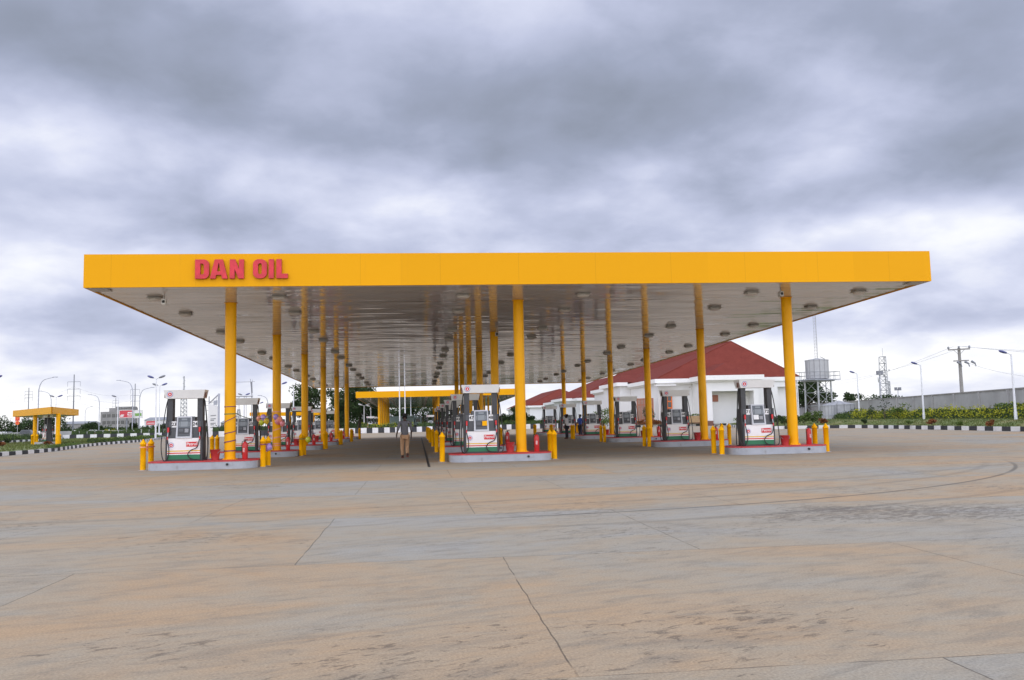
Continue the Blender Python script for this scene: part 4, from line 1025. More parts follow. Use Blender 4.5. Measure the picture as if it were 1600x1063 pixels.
# ------------------------------------------------------------------ kiosk on the left lawn
kc = [D(20, 646.5, 80), D(81, 647, 70), D(123, 647.5, 81)]
kz = zat(81, 646.8, 70)
A, B_, C_ = [Vector((p.x, p.y, 0)) for p in kc]; D_ = A+C_-B_
kt = thing('kiosk_canopy', (B_.x, B_.y, 0), 'little yellow kiosk canopy on two columns on the left lawn', 'canopy')
rel = [(p-B_) for p in (B_, C_, D_, A)]
if sum(rel[i].x*rel[(i+1) % 4].y-rel[(i+1) % 4].x*rel[i].y for i in range(4)) < 0: rel = rel[::-1]
b = MB(); cen = sum(rel, Vector())/4
fz = .56
for i in range(4):
    a, c_ = rel[i], rel[(i+1) % 4]; d_ = (c_-a).normalized(); nn = Vector((-d_.y, d_.x, 0)); t = .06
    q0, q1 = a+nn*t+d_*t, c_+nn*t-d_*t
    b.add([(*a.xy, kz), (*c_.xy, kz), (*c_.xy, kz+fz), (*a.xy, kz+fz), (*q0.xy, kz), (*q1.xy, kz), (*q1.xy, kz+fz), (*q0.xy, kz+fz)], [(0, 1, 2, 3), (5, 4, 7, 6), (3, 2, 6, 7), (1, 0, 4, 5)])
b.build('fascia', M_FASCIA, kt)
b = MB(); ins = [p+(cen-p)*.015 for p in rel]; b.add([(*p.xy, kz+.05) for p in ins], [(3, 2, 1, 0)]); b.add([(*p.xy, kz+fz-.1) for p in ins], [(0, 1, 2, 3)]); b.build('soffit', M_PGREY, kt)
for px, d_ in ((55.3, 76), (91, 72)):
    q = base(px, d_)-B_; b = MB(); b.tube([(q.x, q.y, .2), (q.x, q.y, kz+.06)], .165, 20); b.build('column', M_COLUMN, kt)
q = base(75, 75); p = copy_tree(PUMP); p.location = (q.x, q.y, .45); p.rotation_euler.z = -.95; label_pump(p, 1, 'fuel pump standing askew beneath the little yellow kiosk canopy')
b = MB(); b.prism([(q.x+.9*cos(a)*1.1, q.y+.8*sin(a)) for a in [2*PI*i/16 for i in range(16)]], .2, .45); tag(b.build('pump_plinth', M_CONC), 'grey plinth under the kiosk pump', 'plinth')
for px, d_, lb in ((51.2, 75.2, 'yellow bollard left of the left kiosk column'), (59, 75, 'yellow bollard right of the left kiosk column'), (94.5, 73.5, 'yellow bollard tucked behind the right kiosk column')):
    q = base(px, d_, .12); bo = copy_tree(BOL); bo.location = q; bo['label'] = lb
def far_kiosk(px0, px1, ytop, ybot, d_, label):
    z0, z1 = zat((px0+px1)/2, ybot, d_), zat((px0+px1)/2, ytop, d_); a, c_ = base(px0, d_), base(px1, d_); L = (c_-a).length; m_ = (a+c_)/2
    t = thing('kiosk_canopy', m_, label, 'canopy', 'small yellow canopies in the distance', rz=math.atan2(c_.y-a.y, c_.x-a.x))
    b = MB(); b.b2(-L/2, L/2, -2.5, 2.5, z0, z1); b.build('fascia', M_FASCIA, t)
    for s_ in (-.3, .3): b = MB(); b.tube([(s_*L, 0, 0), (s_*L, 0, z0)], .17, 12); b.build('column', M_COLUMN, t)
far_kiosk(396, 433, 644.5, 650, 170, 'distant small yellow canopy seen behind the second left pump')
far_kiosk(440, 503, 644, 649.5, 165, 'distant wider yellow canopy seen between the left columns')

# ------------------------------------------------------------------ white building with maroon roofs
def hall(name, X0, X1, Y0, Y1, eave, peak, label, detail=False, bays=(), ridge=None):
    t = thing(name, (X0, Y0, 0), label, 'building', 'white halls with maroon roofs')
    w_, l = X1-X0, Y1-Y0; fh = .62; ov = .7
    wl = MB()
    if detail:
        bx0, bx1, bd = detail['bay']; rec = detail['recess']
        wl.b2(0, w_, .3, l, 0, eave-fh)
        # projecting portico: two piers, lintel and back wall
        wl.b2(bx0, bx0+.75, -bd, .3, 0, eave-fh); wl.b2(bx1-.75, bx1, -bd, .3, 0, eave-fh); wl.b2(bx0+.75, bx1-.75, -bd, -bd+.5, eave-2.2, eave-fh)
        wl.b2(bx0+.75, bx1-.75, -bd+2.2, .3, 0, eave-fh)
        x0, x1 = rec; wl.b2(bx1, x0, -.5, .3, 0, eave-fh); wl.b2(x1, w_, -.5, .3, 0, eave-fh); wl.b2(x0, x1, -.5, .3, eave-fh-.9, eave-fh)
    else: wl.b2(0, w_, 0, l, 0, eave-fh)
    for (bx, by0, by1, bz) in bays: wl.b2(bx, -.002, by0, by1, 0, bz-fh)
    wl.build('wall', M_WALL, t)
    fa = MB()
    fa.b2(-ov, w_+ov, -ov, l+ov, eave-fh, eave)
    fa.b2(-ov*.4, w_+ov*.4, -ov*.4, l+ov*.4, eave-fh-.22, eave-fh)
    if detail: fa.b2(bx0-ov, bx1+ov, -bd-ov, -ov-.003, eave-fh+.02, eave+.10); fa.b2(bx0-.3, bx1+.3, -bd-.3, -ov*.4-.003, eave-fh-.2, eave-fh+.02)
    for (bx, by0, by1, bz) in bays: fa.b2(bx-ov, -ov-.003, by0-ov, by1+ov, bz-fh, bz)
    fa.build('eaves_fascia', M_WHITE, t)
    rf = MB(); e = ov-.12; ry, rx, rx2 = ridge or (w_/2, w_/2, w_/2); z0 = eave
    vs = [(-e, -e, z0), (w_+e, -e, z0), (w_+e, l+e, z0), (-e, l+e, z0), (rx, ry, peak), (rx2, l-ry, peak)]
    rf.add(vs, [(0, 1, 4), (1, 2, 5, 4), (2, 3, 5), (3, 0, 4, 5), (3, 2, 1, 0)])
    if detail:
        sl_ = (peak-eave)/(ry+e); hz = eave+.10; xm = (bx0+bx1)/2; pk = hz+(bx1-bx0)/2*.52; yk = (pk-eave)/sl_-e
        rf.add([(bx0-e, -bd-e, hz), (bx1+e, -bd-e, hz), (xm, -bd+2.6, pk), (xm, yk, pk), (bx0-e, .3, hz), (bx1+e, .3, hz)], [(0, 1, 2), (1, 5, 3, 2), (4, 0, 2, 3)])
    for (bx, by0, by1, bz) in bays:
        ym = (by0+by1)/2; hb = bz+(by1-by0)/2*.24
        rf.add([(bx-e, by0-e, bz), (.5, by0-e, bz), (bx+2.0, ym, hb), (w_*.42, ym, hb), (.5, by1+e, bz), (bx-e, by1+e, bz)], [(0, 1, 3, 2), (5, 0, 2), (4, 5, 2, 3)])
    rf.build('roof', M_ROOF, t)
    rg = MB()
    for a, c_ in ((0, 4), (1, 4), (2, 5), (3, 5), (4, 5)): rg.tube([vs[a], vs[c_]], .09, 6)
    rg.build('ridge_tiles', M_ROOF, t)
    pl = MB(); pl.b2(-.03, w_+.03, -.03 if not detail else -.53, l, 0, .75)
    if detail: pl.b2(bx0-.03, bx0+.78, -bd-.03, .2, 0, .72); pl.b2(bx1-.78, bx1+.03, -bd-.03, .2, 0, .72)
    pl.build('plinth', M_PLINTH, t)
    return t
X0, X1, Y0 = 33.1, 54.9, 101.0
def onY(px, py, Y): r = ray(px, py); return CAM+r*((Y-CAM.y)/r.y)
HA = hall('hall_building', X0, X1, Y0, 150, 7.2, 13.5, 'nearest white hall with maroon hip roof and projecting portico', dict(bay=(5.4, 13.2, 6.6), recess=(onY(1214, 630, Y0).x-X0, onY(1243, 630, Y0).x-X0)), bays=((-1.9, 17.5, 31, 7.5),), ridge=(7.2, 14.4, 9.0))
HB_ = hall('hall_building', 32.5, 56.4, 164, 216, 6.1, 11.7, 'second white hall with maroon roof behind the nearest one', bays=((-2.6, 6, 20, 6.2),))
HC = hall('hall_building', 32.5, 56.4, 252, 320, 6.1, 11.7, 'farthest white hall with maroon roof, by the middle column', bays=((-1.5, 4, 18, 6.2),))
def on_hall(name, m_, px0, px1, py0, py1, Y, th=.1, out=.06, parent=HA, frame=None, bars=0, mlat=1):
    p0, p1 = onY(px0, py1, Y), onY(px1, py0, Y)
    x0, x1, z0, z1 = p0.x-X0, p1.x-X0, p0.z, p1.z; b = MB(); y = Y-Y0
    b.b2(x0, x1, y-out-th, y-out, z0, z1)
    o = b.build(name, m_, parent)
    if frame:
        f = MB(); t = .16; yy = y-out-th-.05
        for (a, c_, d_, e_) in ((x0-t, x0, z0, z1), (x1, x1+t, z0, z1), (x0-t, x1+t, z1, z1+t), (x0-t, x1+t, z0-t, z0)): f.b2(a, c_, yy, y-out, d_, e_)
        for k in range(bars): xm = x0+(x1-x0)*(k+1)/(bars+1); f.b2(xm-.05, xm+.05, yy, y-out-th, z0, z1)
        for k in range(mlat): zm = z0+(z1-z0)*(.72-.3*k); f.b2(x0, x1, yy+.01, y-out-th, zm-.09, zm+.09)
        f.build('frame', frame, o)
    return o
on_hall('window', M_CURTAIN, 997, 1019, 624, 655, Y0, out=.0, frame=M_BRSIGN, bars=4)
on_hall('door', M_GLASSD, 1037.5, 1048, 618, 652, Y0, out=.0, frame=M_ORANGE, bars=1, mlat=2)
on_hall('sign_panel', M_BRSIGN, 1113, 1121.5, 617.5, 628, Y0-4.4, out=.02)
on_hall('awning', M_WALL, 1022, 1054, 601.3, 603.8, Y0-.5, th=.9, out=0)
on_hall('wall_lamp', M_LAMP, 1076.5, 1079, 604.5, 606.5, Y0-.5, out=.0)
on_hall('wall_lamp', M_LAMP, 1199, 1202, 602.3, 604.3, Y0-.6, out=.0)
on_hall('service_door', M_PGREY, 1158, 1180, 607, 654, Y0-4.45, out=.0)
on_hall('window', M_GLASSD, 941, 949, 641, 648, 164, out=.0, frame=M_ORANGE, parent=HA, bars=2) if False else None
b = MB(); p0, p1 = onY(939, 647, 164), onY(949, 641, 164); X0 = 32.5; b.b2(p0.x-X0, p1.x-X0, -.1, -.0, p0.z, p1.z); o = b.build('window', M_GLASSD, HB_)
b = MB(); t = .25
for k in range(4): xm = p0.x-X0+(p1.x-p0.x)*k/3; b.b2(xm-.12, xm+.12, -.18, -.1, p0.z, p1.z)
for zz in (p0.z, (p0.z+p1.z)/2, p1.z): b.b2(p0.x-X0, p1.x-X0, -.17, -.1, zz-.12, zz+.12)
b.build('frame', M_ORANGE, o)
q = onY(1085, 657, 93.8); b = MB(); b.box((0, 0, .75), (1.7, .7, .95)); pb = thing('planter_box', (q.x, q.y, .25), 'tan brick planter box in front of the hall', 'planter box')
b.build('box', mat('tan_brick', (.34, .23, .12), .8, var=.2, scale=3), pb); b = MB()
for k in range(90): b.leaf(Vector((random.uniform(-.8, .8), random.uniform(-.3, .3), random.uniform(1.2, 1.5))), .22)
b.build('foliage', M_LEAFM, pb)

# ------------------------------------------------------------------ boundary wall, tanks
WP = [(1740, 54.5), (1600, 68.5), (1470, 88), (1340, 119), (1240, 160)]
WL = [base(px, d_) for px, d_ in WP]
a, c_ = WL[1], WL[3]; dirv = (c_-a).normalized(); s0 = a-dirv*34; L = (WL[4]-s0).length+18
wt = thing('boundary_wall', (s0.x, s0.y, 0), 'long grey concrete boundary wall on the right', 'wall', rz=math.atan2(dirv.y, dirv.x))
b = MB(); x = 0
k = 0
while x < L: b.b2(x, min(x+5.98, L), 0, .22, 0, 2.93); x += 6.0
b.build('panel', M_CONC, wt)
b = MB(); b.b2(0, L, -.05, .27, 2.93, 3.05); b.build('coping', M_CONC2, wt)
b = MB(); x = 0
while x < L: b.b2(x-.14, x+.14, .225, .34, 0, 2.93); x += 6.0
b.build('pier', M_CONC, wt)
tt = base(1280.5, 112); tz0, tz1, tz2 = zat(1280, 593, 112), zat(1280, 563.5, 112), zat(1280, 560.5, 112)
wt = thing('water_tower', (tt.x, tt.y, .5), 'grey metal water tank on a steel tower with railings', 'water tower', rz=.35)
b = MB(); R = 1.48
b.lathe([(R, tz0+.1-.5), (R, tz1-.5), (R*1.03, tz1-.48), (R*1.03, tz1-.42), (.12, tz2-.42), (.0001, tz2-.42)], n=12, sm=False); b.build('tank', M_TANK, wt)
b = MB()
for sx_ in (-1, 1):
    for sy_ in (-1, 1): b.tube([(sx_*1.15, sy_*1.15, 0), (sx_*1.1, sy_*1.1, tz0-.62)], .11, 8)
b.build('leg_frame', M_STEEL, wt)
b = MB()
for k in range(3):
    z0 = .2+k*(tz0-.7)/3; z1 = z0+(tz0-.7)/3
    for i in range(4):
        a0 = PI/4+i*PI/2; a1 = a0+PI/2; p0 = (1.62*cos(a0), 1.62*sin(a0)); p1 = (1.62*cos(a1), 1.62*sin(a1))
        b.tube([(*p0, z0), (*p1, z1)], .022, 5); b.tube([(*p1, z0), (*p0, z1)], .022, 5); b.tube([(*p0, z1), (*p1, z1)], .04, 5)
b.build('bracing', M_STEEL, wt)
b = MB(); b.box((0, 0, tz0-.55), (4.5, 3.4, .1)); b.box((0, 0, tz0-.68), (3.2, 2.6, .16)); b.build('platform', M_LPOLE, wt)
b = MB()
for (x0, y0, x1, y1) in ((-2.2, -1.65, 2.2, -1.65), (2.2, -1.65, 2.2, 1.65), (2.2, 1.65, -2.2, 1.65), (-2.2, 1.65, -2.2, -1.65)):
    for z in (tz0-.05, tz0+.45): b.tube([(x0, y0, z), (x1, y1, z)], .026, 5)
    for k in range(5): b.tube([(x0+(x1-x0)*k/4, y0+(y1-y0)*k/4, tz0-.5), (x0+(x1-x0)*k/4, y0+(y1-y0)*k/4, tz0+.45)], .026, 5)
b.build('railing', M_STEEL, wt)
b = MB(); b.tube([(R+.1, .2, 1), (R+.1, .2, tz1-.2)], .05, 6); b.tube([(R+.1, .2, tz1-.2), (R*.6, .2, tz2-.2)], .04, 6); b.build('pipe', M_STEEL, wt)
gt = base(1311, 106); gz = zat(1311, 627.5, 106); gt_ = thing('ground_tank', (gt.x, gt.y, .3), 'wide silver panelled tank standing on the ground right of the tower', 'tank')
b = MB(); b.lathe([(1.85, 0), (1.85, gz-.75), (1.9, gz-.73), (1.9, gz-.66), (.1, gz-.2), (.0001, gz-.2)], n=16, sm=False); b.build('shell', M_TANK, gt_)
b = MB(); 
for z in (.6, 1.25): b.tube([(1.87*cos(2*PI*i/16), 1.87*sin(2*PI*i/16), z) for i in range(16)], .03, 5, closed=True)
b.build('hoop', M_LPOLE, gt_)
g2 = base(1296, 102); g3 = thing('ground_tank', (g2.x, g2.y, .3), 'darker narrow grey tank at the left of the silver one', 'tank'); gz = zat(1296, 632, 102)
b = MB(); b.lathe([(.85, 0), (.85, gz-.5), (.9, gz-.45), (.1, gz-.2), (.0001, gz-.2)], n=12, sm=False); b.build('shell', M_TANK, g3)
b = MB(); b.tube([(.87*cos(2*PI*i/12), .87*sin(2*PI*i/12), .9) for i in range(12)], .03, 5, closed=True); b.build('hoop', M_LPOLE, g3)

# ------------------------------------------------------------------ lamps, masts, poles, wires
def head_mesh(parent, p, yaw_, mlt=M_LED):
    b = MB(); prof = [(0, .05, .04), (.1, .12, .08), (.35, .18, .11), (.6, .17, .10), (.74, .08, .05)]
    vs = []
    for x, hw, hh in prof:
        for a in range(8): vs.append((x, hw*cos(a*PI/4), hh*sin(a*PI/4)+x*.24))
    fs = [(i*8+j, i*8+(j+1) % 8, (i+1)*8+(j+1) % 8, (i+1)*8+j) for i in range(4) for j in range(8)]+[list(range(8))[::-1], [32+j for j in range(8)]]
    b.add(vs, fs, 0, True); o = b.build('lamp_head', mlt, parent, loc=p, rz=yaw_)
    return o
def led_lamp(px, d_, ptop, heads, label, base_z=.3, r=.07, pole=M_POLE, scale=.95, group='white lamp posts'):
    q = base(px, d_, base_z); z = zat(px, ptop, d_)-base_z; t = thing('street_lamp', q, label, 'street lamp', group, rz=YAW)
    b = MB(); b.tube([(0, 0, 0), (0, 0, z)], [r*1.25, r*.75], 10); b.tube([(0, 0, 0), (0, 0, .5)], r*1.5, 10); b.build('pole', pole, t)
    for s_, m_ in heads:
        b = MB(); b.tube([(0, 0, z-.05), (s_*.12, 0, z+.03), (s_*.3, 0, z+.10)], .035, 6); b.build('arm', pole, t)
        h = head_mesh(t, (s_*.27, 0, z+.09), 0 if s_ > 0 else PI, m_); h.scale = (scale, scale, scale*1.25)
    return t
led_lamp(1343, 96, 583.5, ((-1, M_LED),), 'white lamp post with blue head, leftmost along the right wall', .7, scale=.72)
led_lamp(1443.5, 76, 570, ((-1, M_LED),), 'white lamp post with blue head in the middle of the right wall', .7, scale=.72)
led_lamp(1587, 59, 553, ((-1, M_LED),), 'white lamp post with blue head at the right picture edge', .7, scale=.72)
led_lamp(1248.5, 108, 594, (), 'thin white post without lamp beside the water tower', .4, .06)
led_lamp(243.5, 97, 591.5, ((-1, M_LED), (1, M_DPOLE)), 'taller white twin headed lamp left of the front left pump', .3)
led_lamp(249, 116, 603, ((-1, M_DPOLE), (1, M_LED)), 'shorter white twin headed lamp left of the front left pump', .3)
led_lamp(87, 140, 621, ((-1, M_DPOLE), (1, M_LED)), 'white twin headed lamp rising behind the yellow kiosk', .3, scale=1.0)
led_lamp(184, 140, 621, ((-1, M_DPOLE),), 'white lamp post with one dark head by the red billboard', .3, scale=1.0)
led_lamp(381, 150, 618, ((-1, M_DPOLE), (1, M_LED)), 'twin headed lamp above the second left pump', .3, scale=1.0)
led_lamp(404, 190, 631, ((1, M_LED),), 'small lamp with one head right of the twin headed lamp', .3, scale=1.0)
led_lamp(458.5, 130, 607, (), 'plain white post before the round dark tree', .3, .1)
led_lamp(482, 200, 635, ((-1, M_LED),), 'short lamp post in front of the round dark tree', .3, .1, scale=1.0)
led_lamp(437, 118, 601, ((1, M_LED),), 'lamp with blue head half hidden by the second left column', .3)
led_lamp(-14, 92, 592, ((1, M_LED),), 'lamp with blue head reaching into the left picture edge', .3, scale=1.0)
led_lamp(569, 152, 634, ((-1, M_POLE), (1, M_POLE)), 'white twin headed lamp left of the far canopy', .3, .09)
led_lamp(579.5, 170, 636, (), 'leaning looking white post left of the far canopy columns', .3, .1)
led_lamp(642, 215, 637, (), 'thin pale post beneath the far canopy', .3, .12)
led_lamp(548.7+31, 180, 640, (), 'thin pale post behind the far canopy columns', .3, .09) if False else None
for px, d_, lb in ((624.5, 107.5, 'left one of the two tall white flagpoles'), (633, 109.5, 'right one of the two tall white flagpoles')):
    q = base(px, d_, .6); t = thing('flagpole', q, lb, 'flagpole', 'white flagpoles')
    b = MB(); b.tube([(0, 0, 0), (0, 0, 9.6)], [.075, .045], 10); b.build('pole', M_POLE, t); b = MB(); b.lathe([(.0001, -.08), (.07, 0), (.0001, .08)], (0, 0, 9.68), 10); b.build('finial', M_STEEL, t)
def road_lamp(px, d_, ptop, s_, reach, label):
    q = base(px, d_); z = zat(px, ptop, d_); t = thing('road_lamp', q, label, 'street lamp', 'tall curved highway lamps', rz=YAW); r_ = reach
    b = MB(); pts = [(0, 0, 0), (0, 0, z-2.2)]+bez([(0, 0, z-2.2), (s_*.12*r_, 0, z-1.1), (s_*.38*r_, 0, z-.38), (s_*r_, 0, z)], 5)[1:]
    n_ = len(pts); b.tube(pts, [.095-.05*i/(n_-1) for i in range(n_)], 7); b.build('pole', M_LPOLE, t)
    b = MB(); b.box((s_*(r_+.25), 0, z+.03), (.8, .3, .12)); b.build('lamp_head', M_LPOLE, t)
road_lamp(59.5, 155, 590, 1, 2.6, 'tall curved highway lamp nearest the yellow kiosk, arm to the right')
road_lamp(79.5, 210, 611, -1, 2.5, 'curved highway lamp behind the kiosk, arm to the left')
road_lamp(155, 235, 616.5, -1, 2.4, 'curved highway lamp left of the grey office block')
road_lamp(207, 172, 594, -1, 2.6, 'tall curved highway lamp at the right of the red billboard, arm to the left')
road_lamp(218, 200, 606, 1, 2.6, 'curved highway lamp by the green billboard, arm to the right')
road_lamp(133, 330, 636, 1, 2.2, 'tiny curved highway lamp left of the office block')
road_lamp(419, 190, 618, -1, 1.6, 'curved lamp over the pump header left of the second column')
def power_pole(px, d_, ptop, arms, label, w_=2.3):
    q = base(px, d_); z = zat(px, ptop, d_); t = thing('power_pole', q, label, 'power pole', 'steel power poles', rz=YAW)
    b = MB(); b.tube([(0, 0, 0), (0, 0, z)], [.27, .15], 8); b.build('pole', M_DPOLE, t)
    for pa in arms:
        za = zat(px, pa, d_); b = MB(); b.tube([(-w_, 0, za), (w_, 0, za)], .065, 6)
        for s_ in (-1, 1): b.tube([(s_*w_, 0, za), (s_*w_, 0, za-1.6)], .045, 5)
        b.build('crossarm', M_DPOLE, t)
    return q, [zat(px, pa, d_)-1.6 for pa in arms]
PP = [power_pole(44, 370, 606, (611.5, 616.5, 621.5), 'steel power pole above the left end of the kiosk', 1.6),
      power_pole(114.5, 290, 585, (596.5, 608, 619), 'tallest steel power pole, right of the kiosk', 2.1),
      power_pole(180.5, 480, 622, (626, 630.5, 635), 'small far power pole above the office block', 1.7),
      power_pole(210.5, 330, 599.5, (608.5, 618, 627), 'steel power pole at the right of the red billboard', 1.7),
      power_pole(326.5, 300, 619.5, (627, 634, 641.5), 'steel power pole behind the leaning price sign', 1.3)]
def wire(a, c_, sag, label, r=.03, group='overhead wires'):
    a, c_ = Vector(a), Vector(c_); b = MB(); b.tube([a+(c_-a)*t+Vector((0, 0, -sag*4*t*(1-t))) for t in [k/14 for k in range(15)]], r, 4)
    tag(b.build('overhead_wire', M_WIRE), label, 'wire', group)
wn = ['top', 'middle', 'lowest']
(q0, z0s), (q1, z1s), (q2, z2s), (q3, z3s), (q4, z4s) = PP
qL = base(-260, 420)
for k in range(3):
    wire((*qL.xy, z0s[k]+1), (*q0.xy, z0s[k]), .8, f'{wn[k]} overhead wire left of the kiosk power pole', .035)
    wire((*q0.xy, z0s[k]), (*q1.xy, z1s[k]), 1.5, f'{wn[k]} overhead wire between the kiosk pole and the tallest pole', .025)
    wire((*q1.xy, z1s[k]), (*q3.xy, z3s[k]), 1.8, f'{wn[k]} overhead wire from the tallest pole towards the billboards', .025)
# wood/concrete pole with transformer fuses on the right
q = base(1505.5, 84); zt = zat(1505, 543.5, 84); t = thing('power_pole', q, 'concrete power pole with crossarm and insulators behind the right wall', 'power pole', rz=YAW-.5)
b = MB(); b.tube([(0, 0, 0), (0, 0, zt)], [.19, .13], 8); b.build('pole', M_CONC2, t)
z1 = zt-.12; b = MB(); b.box((0, -.16, z1), (1.9, .1, .12)); b.tube([(-.5, -.14, z1), (0, -.12, z1-.55)], .02, 5); b.tube([(.5, -.14, z1), (0, -.12, z1-.55)], .02, 5); b.build('crossarm', M_CONC2, t)
for x in (-.9, 0, .9):
    b = MB(); b.lathe([(.05, 0), (.12, .06), (.06, .11), (.11, .16), (.05, .24), (.0001, .26)], (x, -.16, z1+.07), 8); b.build('insulator', M_DPOLE, t)
z2 = zat(1505, 563.5, 84); b = MB(); b.box((.12, -.17, z2), (1.35, .09, .11)); b.build('crossarm', M_CONC2, t)
for x in (-.2, .45, 1.0):
    b = MB(); b.tube([(x, -.2, z2-.1), (x+.3, -.3, z2-.32)], [.13, .08], 8); b.tube([(x+.3, -.3, z2-.32), (x+.36, -.32, z2-.6)], .05, 6); b.build('fuse_switch', M_DPOLE, t)
pt = Vector((q.x, q.y, zt+.2))
for k, (px, py, d_, lb) in enumerate(((1280, 603, 190, 'lower wire dropping left from the concrete pole'), (1280, 596, 190, 'upper wire dropping left from the concrete pole'))):
    e = D(px, py, d_); wire(pt+Vector((-.5+.5*k, 0, -.25*k)), e, .9, lb, .013)
for k, (px, py, lb) in enumerate(((1660, 549, 'upper wire leading right from the concrete pole'), (1660, 553, 'second wire leading right from the concrete pole'))):
    wire(pt+Vector((.4*k, 0, 0)), D(px, py, 66), .1, lb, .014)
wire((q.x+.8, q.y, z2-.2), D(1660, 592, 66), .35, 'lowest wire leading right from the fuse switches', .014)
def lattice(px, d_, p0, p1, w0, w1, label, name='radio_mast', mtl=M_STEEL, n_=14, r=.06, z0=None, leg=.09):
    q = base(px, d_); za = zat(px, p0, d_) if z0 is None else z0; zb = zat(px, p1, d_); t = thing(name, q, label, 'mast', rz=YAW+.4)
    b = MB(); g = MB(); L = []
    for i in range(n_+1):
        f = i/n_; w_ = w0+(w1-w0)*f; z = za+(zb-za)*f; L.append([(w_/2*cos(a), w_/2*sin(a), z) for a in (.5, .5+2*PI/3, .5+4*PI/3)])
    for k in range(3): b.tube([l[k] for l in L], leg, 5)
    for i in range(n_):
        for k in range(3):
            j = (k+1) % 3; g.tube([L[i][k], L[i+1][j]], r, 4); g.tube([L[i+1][k], L[i+1][j]], r, 4)
    b.build('leg_frame', mtl, t); g.build('bracing', mtl, t); return t, zb
lattice(1281, 170, 600, 430, .75, .55, 'tall thin guyed lattice mast rising behind the water tank', n_=40, r=.014, leg=.028, z0=3)
t, zb = lattice(1385, 260, 620, 557, 3.4, 2.2, 'lattice radio mast hung with dishes beyond the wall', n_=9, r=.07, leg=.12, z0=0)
for k in range(8):
    a = random.random()*6.28; z = zb*random.uniform(.45, .8); b = MB(); b.tube([(1.5*cos(a), 1.5*sin(a), z), (1.75*cos(a), 1.75*sin(a), z)], .35, 8); b.build('dish', M_PGREY, t)
b = MB(); b.tube([(0, 0, zb), (0, 0, zb+2.6)], .05, 5); b.build('antenna', M_STEEL, t)
lattice(1391, 262, 622, 596, 1.6, 1.3, 'short lattice mast right of the radio mast', n_=5, r=.06, leg=.1, z0=0)
t, zb = lattice(287, 420, 660, 618, 3.6, 3.0, 'lattice telephone mast seen above the front left pump', n_=9, r=.1, leg=.17, z0=0)
b = MB(); b.tube([(0, 0, zb), (0, 0, zb+9.2)], .30, 6); 
for k in range(6): b.tube([(0, 0, zb+1+k*1.4), (.5*(-1)**k, .2, zb+1.6+k*1.4)], .12, 5)
b.build('antenna', M_STEEL, t)
t, zb = lattice(373, 380, 668, 640, 3.6, 1.2, 'small lattice pylon behind the second left pump', n_=6, r=.1, leg=.14, z0=0)
# floodlight poles beyond the wall
for px, d_, p1, lb, two in ((1378.5, 150, 583, 'square floodlight on a thin pole left of the radio mast', 0), (1405.5, 200, 608, 'small twin floodlight post right of the radio mast', 1)):
    q = base(px, d_); z = zat(px, p1, d_); t = thing('floodlight_post', q, lb, 'floodlight'); b = MB(); b.tube([(0, 0, 0), (0, 0, z)], .07, 7); b.build('pole', M_LPOLE, t)
    for s_ in ((-.45, .45) if two else (-.25, .3)): b = MB(); b.box((s_, 0, z+.05), (.55, .4, .7)); b.build('floodlight', M_DPOLE, t)

# ------------------------------------------------------------------ signs, billboards, office block, vehicles
def board(px0, px1, py0, py1, d_, mtl, label, name='billboard', legs=(.5,), marks=None, bm=None):
    a, c_ = base(px0, d_), base(px1, d_); m_ = (a+c_)/2; L = (c_-a).length; z0, z1 = zat((px0+px1)/2, py1, d_), zat((px0+px1)/2, py0, d_)
    t = thing(name, m_, label, 'billboard', rz=math.atan2(c_.y-a.y, c_.x-a.x)); b = MB(); b.b2(-L/2, L/2, -.12, .12, z0, z1, 0)
    if marks:
        for x0, x1, f0, f1 in marks: b.b2(-L/2+L*x0, -L/2+L*x1, -.14, -.121, z0+(z1-z0)*f0, z0+(z1-z0)*f1, 1)
    b.build('panel', [mtl, bm or M_WHITE], t)
    b = MB()
    for f in legs: b.tube([(-L/2+L*f, .3, 0), (-L/2+L*f, .3, z1-.3)], .22, 8)
    b.build('post', M_DPOLE, t); b = MB(); e = .12
    for x0, x1, za, zb in ((-L/2-e, -L/2, z0-e, z1+e), (L/2, L/2+e, z0-e, z1+e), (-L/2, L/2, z1, z1+e), (-L/2, L/2, z0-e, z0)): b.b2(x0, x1, -.15, .15, za, zb)
    b.build('frame', M_PGREY, t); return t
board(187, 208, 641.5, 652.5, 250, M_BBRED, 'red billboard with white lettering before the grey office block', marks=((.06, .3, .12, .3), (.1, .34, .34, .42), (.6, .92, .62, .75), (.58, .74, .4, .52), (.78, .93, .4, .52), (.6, .9, .15, .25)))
board(210.5, 222, 641.5, 653, 255, M_WHITE, 'white and green billboard right of the red one', marks=((.05, .95, .25, .62),), bm=M_BBGRN)
board(229, 244, 658, 664, 300, M_BBRED, 'small low red sign half hidden behind the lamp posts', marks=((.1, .9, .35, .5),))
